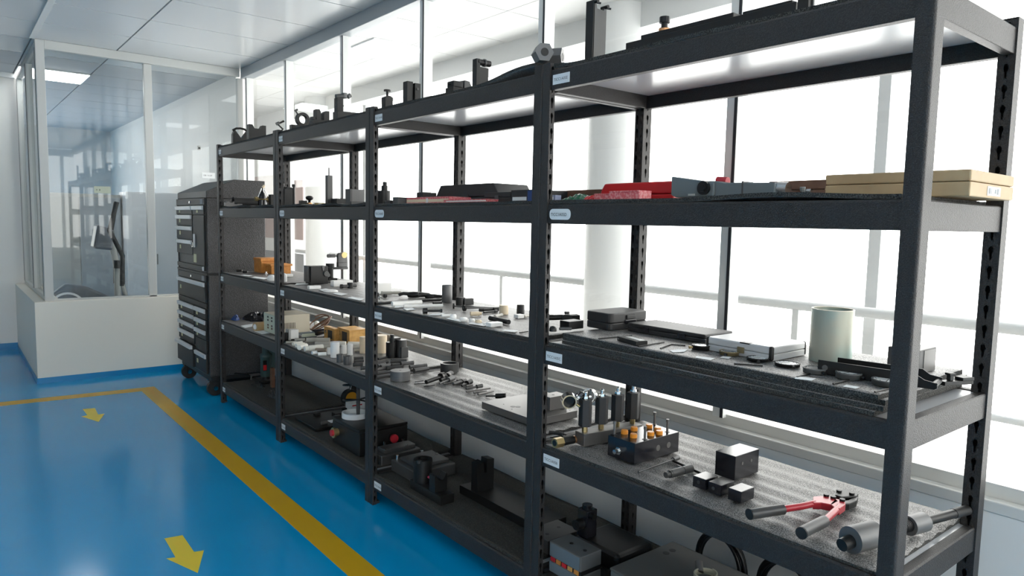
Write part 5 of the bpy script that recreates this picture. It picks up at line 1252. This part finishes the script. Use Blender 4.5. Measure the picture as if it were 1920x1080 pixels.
# puller: two collars on a threaded bar
pa, pb = P_(1580, 1025, .030), P_(1797, 972, .030)
pa = at(1572, 1030, zc+.032); pb = at(1800, 968, zc+.032); d = pb-pa; d.z = 0; ln = d.length
t = thing('screw_puller', 'dark threaded bar with two thick collars lying at the near end of the fourth shelf', 'puller', V(pa.x+.042, pa.y+.012, zc), math.atan2(d.y, d.x))
obj('tip', MB().cyl((0,0,.026),(.035,0,.03),.0155,.017,n=24), BLACK, t, .002)
obj('big_collar', MB().cyl((.030,0,.033),(.115,0,.033),.033,n=40), MGREY, t, .003)
th = MB(); x0, x1 = .112, ln*.62; n_ = 34
th.cyl((x0,0,.033),(x1,0,.033),.0155,n=20)
for i in range(n_):
    x = x0+(x1-x0)*(i+.5)/n_; th.cyl((x-.0012,0,.033),(x+.0012,0,.033),.0175,n=20)
obj('threaded_bar', th, BLACK, t)
obj('small_collar', MB().cyl((ln*.53,0,.030),(ln*.66,0,.030),.0255,n=36), MGREY, t, .003)
obj('shaft', MB().cyl((ln*.65,0,.030),(ln*1.0,0,.030),.0125,n=24), BLACK, t, .002); obj('shaft_end', MB().cyl((ln*.93,0,.030),(ln*1.06,0,.030),.0135,n=24), RUBBER, t, .002)

# ================================================================== BOTTOM SHELVES
# farthest rack: bench motor, wood, loose parts
p = on(499, 717, 4); k = hz(1, p)*1.22; w = wx(1, p)
t = thing('teal_machine', 'dark teal upright motor with a red label on the farthest rack bottom shelf', 'machine', p)
obj('foot', MB().box(-16*w,-.06,0,14*w,.10,6*k), BLACK, t, .006); obj('stand', MB().cyl((0,0,5*k),(0,0,12*k),7*w,n=22), BLACK, t)
obj('motor', MB().lathe((0,0,0), [(9*w,10*k),(10*w,12*k),(10*w,38*k),(11*w,39*k),(11*w,44*k),(7*w,46*k),(6.5*w,62*k),(6.5*w,64*k)], 28), TEAL, t)
obj('gearbox', MB().box(5*w,-.01,20*k,18*w,.06,52*k), TEAL, t, .008); lb = obj('name_plate', MB().box(-9*w,-10.6*w,20*k,-2*w,-9.5*w,36*k), BLACK, t); obj('red_label', MB().box(-8.5*w,-10.9*w,21*k,-2.5*w,-10.5*w,29*k), RED, lb)
px_box('wood_block', 'pale wooden block standing before the teal motor', 'block', 510, 516, 690, 727, BROWNW, 4, d=.04, x=None)
lying('black_pipe', 'long black pipe lying left of the teal motor on the bottom shelf', 'pipe', 432, 699.5, 470, 703, 3.5, BLACK, 4)
p = on(481, 712, 4); t = thing('pressed_bracket', 'small grey folded steel bracket left of the teal motor', 'bracket', p); k = hz(1, p); w = wx(1, p)
obj('top_leaf', MB().box(-9*w,-.02,8*k,10*w,.06,9*k), DGREY, t); obj('bottom_leaf', MB().box(-8*w,-.03,0,10*w,.05,1.2*k), DGREY, t); obj('web', MB().box(-9*w,.0,0,-8*w,.03,9*k), STEEL, t)
lump3('black_offcuts', 'heap of small black rubber offcuts before the teal motor', 'rubber', [(470,722),(484,727),(496,731),(498,726),(486,721),(474,718)], 4, .035, BLACK, 21)
lump3('black_rag', 'black crumpled cloth at the front, near the far rack post, bottom shelf', 'cloth', [(500,743),(509,747),(518,749),(518,740),(506,738)], 4, .04, CASEB, 22)
# third rack
p = on(545, 706, 4); k = hz(1, p); w = wx(1, p); p.y = J[3]-.10; p.x = .46
t = thing('yellow_tape_measure', 'orange yellow tape measure hanging on the wall side beyond the far rack post', 'tape measure', p)
obj('case', MB().cyl((0,-.02,.08),(0,.02,.08),.055,n=24), mat('orange_yellow', (.60,.27,.01), .4), t, .006); obj('bumper', MB().ring((0,-.024,.08),(0,.024,.08),.058,.044,24), BLACK, t); obj('hook', MB().path([(0,0,.13),(.01,0,.17),(-.01,0,.2)], .003, 8), CHROME, t)
t = thing('flat_black_tray', 'long flat black tray with small bright fittings on the third rack bottom shelf', 'tray', (.16, J[3]-.30, M[4]))
obj('tray', MB().box(-.10,-.16,0,.24,.17,.018), BLACK, t, .003)
for i, (x, y) in enumerate(((.02,.10),(.10,-.02),(.16,.05),(-.02,-.10),(.22,.11))): obj('fitting', MB().cyl((x-.02,y,.030),(x+.02,y,.030),.011,n=14), STEEL if i % 2 else BLACK, t)
obj('white_note', MB().box(.03,-.09,.0182,.09,-.03,.0192), PAPER, t); obj('side_handle', MB().box(.10,.0,.018,.23,.06,.045), BLACK, t, .004)
p = on(623, 800, 4)
t = thing('pump_unit', 'black boxy pump unit with red knobs on the third rack bottom shelf', 'pump', (.16, 2.935, M[4]))
obj('lower_block', MB().box(-.10,-.17,0,.20,.17,.13), BLACK, t, .004)
obj('top_plate', MB().box(-.10,-.17,.131,.20,.17,.150), BLACK, t, .003)
kn = obj('emergency_knob', MB().cyl((-.10,.10,.075),(-.118,.10,.075),.022,n=20).cyl((-.118,.10,.075),(-.13,.10,.075),.030,n=24), BRASS, t, .002); obj('red_button', MB().cyl((-.13,.10,.075),(-.142,.10,.075),.018,n=20), REDM, kn, .003)
kn = obj('emergency_knob', MB().cyl((.10,-.17,.075),(.10,-.188,.075),.022,n=20), BLACK, t, .002); obj('red_button', MB().cyl((.10,-.188,.075),(.10,-.20,.075),.024,n=24), REDM, kn, .004)
tp = t
t = thing('spring_stand', 'white ring dish with a threaded rod and loose wire coil on the pump unit', 'stand', (.16, 3.02, M[4]+.151))
obj('dish', MB().ring((0,0,.0),(0,0,.030),.075,.066,36).cyl((0,0,0),(0,0,.004),.07,n=36), PAPER, t); rod_ = MB().cyl((.02,0,.004),(.02,0,.30),.010,n=14)
for i in range(30): rod_.cyl((.02,0,.03+.009*i),(.02,0,.033+.009*i),.0115,n=14)
obj('threaded_rod', rod_, DGREY, t)
pts = [(.02+.085*math.cos(i/70*2*PI*2.6), .085*math.sin(i/70*2*PI*2.6), .06+.0033*i) for i in range(71)]
obj('wire_coil', MB().path(pts, .0045, 7), CABLE, t)
px_box('white_carton', 'small white carton with a red stripe at the back of the third rack bottom shelf', 'box', 658, 684, 770, 792, PAPER, 4, d=.08, x=.44)
o_ = bpy.data.objects['white_carton']; o_.location.z = M[4]
obj('red_stripe', MB().box(-.04,-.0015,.062,.03,.001,.070), RED, o_)
p = on(648, 852, 4)
t = thing('hydraulic_block', 'large black hydraulic block with silver bolts at the second joint, bottom shelf', 'manifold', (.065, 2.49, M[4]))
HX, HY, HH = .24, .30, .075
t.location = (.09, 2.575, M[4]); HY = .14
obj('body', MB().box(0,0,0,HX,HY,HH*.7), DGREY, t, .006); obj('step', MB().box(.03,.02,HH*.7,HX-.02,HY-.04,HH), DGREY, t, .004); obj('spool', MB().cyl((-.01,.03,HH*.35),(-.01,HY-.02,HH*.35),.026,n=20), BLACK, t, .002)
for x, y in ((.02,.14),(.04,.03),(.10,.15),(.17,.03),(.21,.14)): obj('bolt', MB().cyl((x,y,HH*.7),(x,y,HH*1.02),.008,n=12), CHROME, t, .001)
t2 = thing('hydraulic_block', 'second black hydraulic block with silver bolts, right of the second joint post', 'manifold', (.10, 2.25, M[4]))
obj('body', MB().box(0,0,0,HX,.24,.06), DGREY, t2, .006); obj('step', MB().box(.03,.03,.06,HX-.02,.20,.078), DGREY, t2, .004)
for x, y in ((.02,.21),(.20,.12),(.05,.05),(.16,.20)): obj('bolt', MB().cyl((x,y,.06),(x,y,.085),.008,n=12), CHROME, t2, .001)
# second rack: two bases with uprights
a = on(706, 878, 4); b = on(823, 947, 4); c = on(853, 937, 4)
x0 = .055; ya, yb_ = yat(826, x0, M[4]), 2.225
t = thing('cradle_fixture', 'long black base with a round post and curved cradle, second rack bottom shelf', 'fixture', (x0, ya, M[4])); ln = yb_-ya
obj('base', MB().box(0,0,0,.075,ln,.042), BLACK, t, .002)
obj('saddle', MB().prism([(.004,.042),(.071,.042),(.071,.122),(.064,.124),(.056,.105),(.045,.095),(.031,.095),(.020,.105),(.012,.122),(.004,.118)], 'y', ln*.20, ln*.20+.05), BLACK, t, .001)
obj('round_post', MB().ring((.042,ln*.82,.042),(.042,ln*.82,.150),.045,.026,30), BLACK, t, .001); obj('top_lug', MB().box(.0,ln*.82-.03,.140,.02,ln*.82-.01,.153), DGREY, t)
obj('red_rod', MB().path([(.05,ln*.36,.075),(.045,ln*.70,.072)], .006, 8), mat('pink_red', (.55,.06,.12), .4), t)
x1 = .27; ya2, yb2 = yat(1050, x1, M[4])-.02, yat(870, x1, M[4])
t = thing('fork_stand', 'long black base plate with a tall forked upright on the second rack bottom shelf', 'fixture', (x1-.06, 1.46, M[4])); ln = 2.03-1.46
obj('base', MB().box(0,0,0,.16,ln,.040), BLACK, t, .002); obj('plate_mark', MB().box(.05,.12,.0402,.09,.16,.0410), DGREY, t)
fy = ln*.86
obj('upright', MB().prism([(.01,.04),(.105,.04),(.105,.185),(.066,.19),(.062,.125),(.050,.125),(.046,.18),(.01,.175)], 'y', fy-.05, fy+.0), BLACK, t, .001)
lying('black_tube', 'thin black tube lying at the back of the second rack bottom shelf', 'tube', 770, 869, 835, 858, 8, BLACK, 4)
# nearest rack
t = thing('post_fixture', 'black base plate carrying a knobbed post at the back of the nearest bottom shelf', 'fixture', (.22, 1.03, M[4]))
obj('base', MB().box(0,0,0,.21,.235,.075), BLACK, t, .02, seg=3); obj('post', MB().box(.01,.17,.075,.065,.225,.185), BLACKG, t, .004); obj('knob', MB().cyl((.01,.20,.13),(-.022,.20,.13),.020,n=18), BLACK, t, .002); obj('knob', MB().cyl((.03,.17,.165),(.03,.15,.165),.012,n=14), BLACK, t, .002); obj('cap', MB().cyl((.037,.198,.185),(.037,.198,.20),.02,n=18), BLACKG, t)
t = thing('bar_block', 'dark steel block with two holes on the bottom shelf, left of the first rack joint', 'block', (.13, 1.31, M[4]))
obj('body', MB().box(0,0,0,.17,.13,.055), DGREY, t, .003); holes(t, ((.04,.05,.008),(.12,.07,.008)), .055)
t = thing('striped_box', 'grey metal box with a red and yellow striped gap, bottom shelf front', 'box', (.050, 1.05, M[4]))
obj('lower_part', MB().box(0,0,0,.105,.165,.042), BOXGREY, t, .003); obj('upper_part', MB().box(0,0,.059,.105,.165,.115), BOXGREY, t, .003); obj('lining', MB().box(.004,.003,.042,.101,.162,.059), BLACK, t)
for i, (y, m) in enumerate(((.135,REDM),(.105,ORANGE),(.075,RED),(.045,YWOOD),(.012,ORANGE))): obj('stripe_piece', MB().box(.0005,y,.043,.004,y+.022,.058), m, t)
obj('front_plate', MB().box(-.002,.006,.062,0,.160,.112), mat('blue_grey_plate', (.13,.165,.19), .5), t, .001); obj('lower_plate', MB().box(-.002,.006,.004,0,.160,.040), MATS['blue_grey_plate'], t, .001)
for x, y in ((.05,.03),(.05,.10)): obj('screw', MB().cyl((x,y,.115),(x,y,.117),.007,n=12), BLACK, t)
t = thing('grey_plate_box', 'big flat grey steel box with two holes on the nearest rack bottom shelf', 'box', (.052, .20, M[4]))
obj('body', MB().box(0,0,0,.33,.71,.125), BOXGREY, t, .002); obj('top_plate', MB().box(-.002,-.002,.126,.332,.712,.135), mat('dull_steel', (.09,.09,.085), .55, metal=.2), t, .002)
for u, v in ((1249,1037),(1261,1032)):
    q = at(u, v, M[4]+.135); holes(t, ((q.x-.052, q.y-.20, .012),), .135)
holes(t, ((.29,.33,.014),), .135)
q = at(1312, 1072, M[4]+.150)
t = thing('eye_bolt', 'steel eye bolt with pale cord wound round it on the big grey box', 'bolt', (q.x, q.y, M[4]+.136))
obj('head', MB().cyl((.0,0,.012),(.02,.02,.034),.013,n=18), STEEL, t, .001)
pts = [(-.01+.038*math.cos(i/100*2*PI*5), -.03+.034*math.sin(i/100*2*PI*5), .006+.0002*i) for i in range(101)]
obj('cord', MB().path(pts, .0032, 6), ROPE, t)
def coil(label, y, z, r, n, x, seed):
    rnd = random.Random(seed); mb = MB()
    for q in range(n):
        rr = r*(1+.06*rnd.uniform(-1,1)); cx = x+rnd.uniform(-.012,.012); cy = y+rnd.uniform(-.012,.012); cz = z+rnd.uniform(-.01,.01)
        mb.path([(cx+.010*math.sin(a*2*PI/40+q), cy+rr*math.cos(a*2*PI/40), cz+rr*1.2*math.sin(a*2*PI/40)) for a in range(41)], .008, 8)
    return solo('cable_coil', mb, CABLE, label, 'cable')
coil('coil of thick black cable standing behind the nearest rack, left one', .865, .152, .105, 5, .632, 1)
coil('second coil of black cable behind the nearest rack, partly hidden, right one', .60, .146, .105, 5, .632, 2)
lump3('black_sack', 'black rubber sheet crumpled at the near end of the bottom shelf', 'rubber', [(1530,1110),(1600,1140),(1650,1120),(1620,1080),(1560,1070)], 4, .06, BLACK, 30)
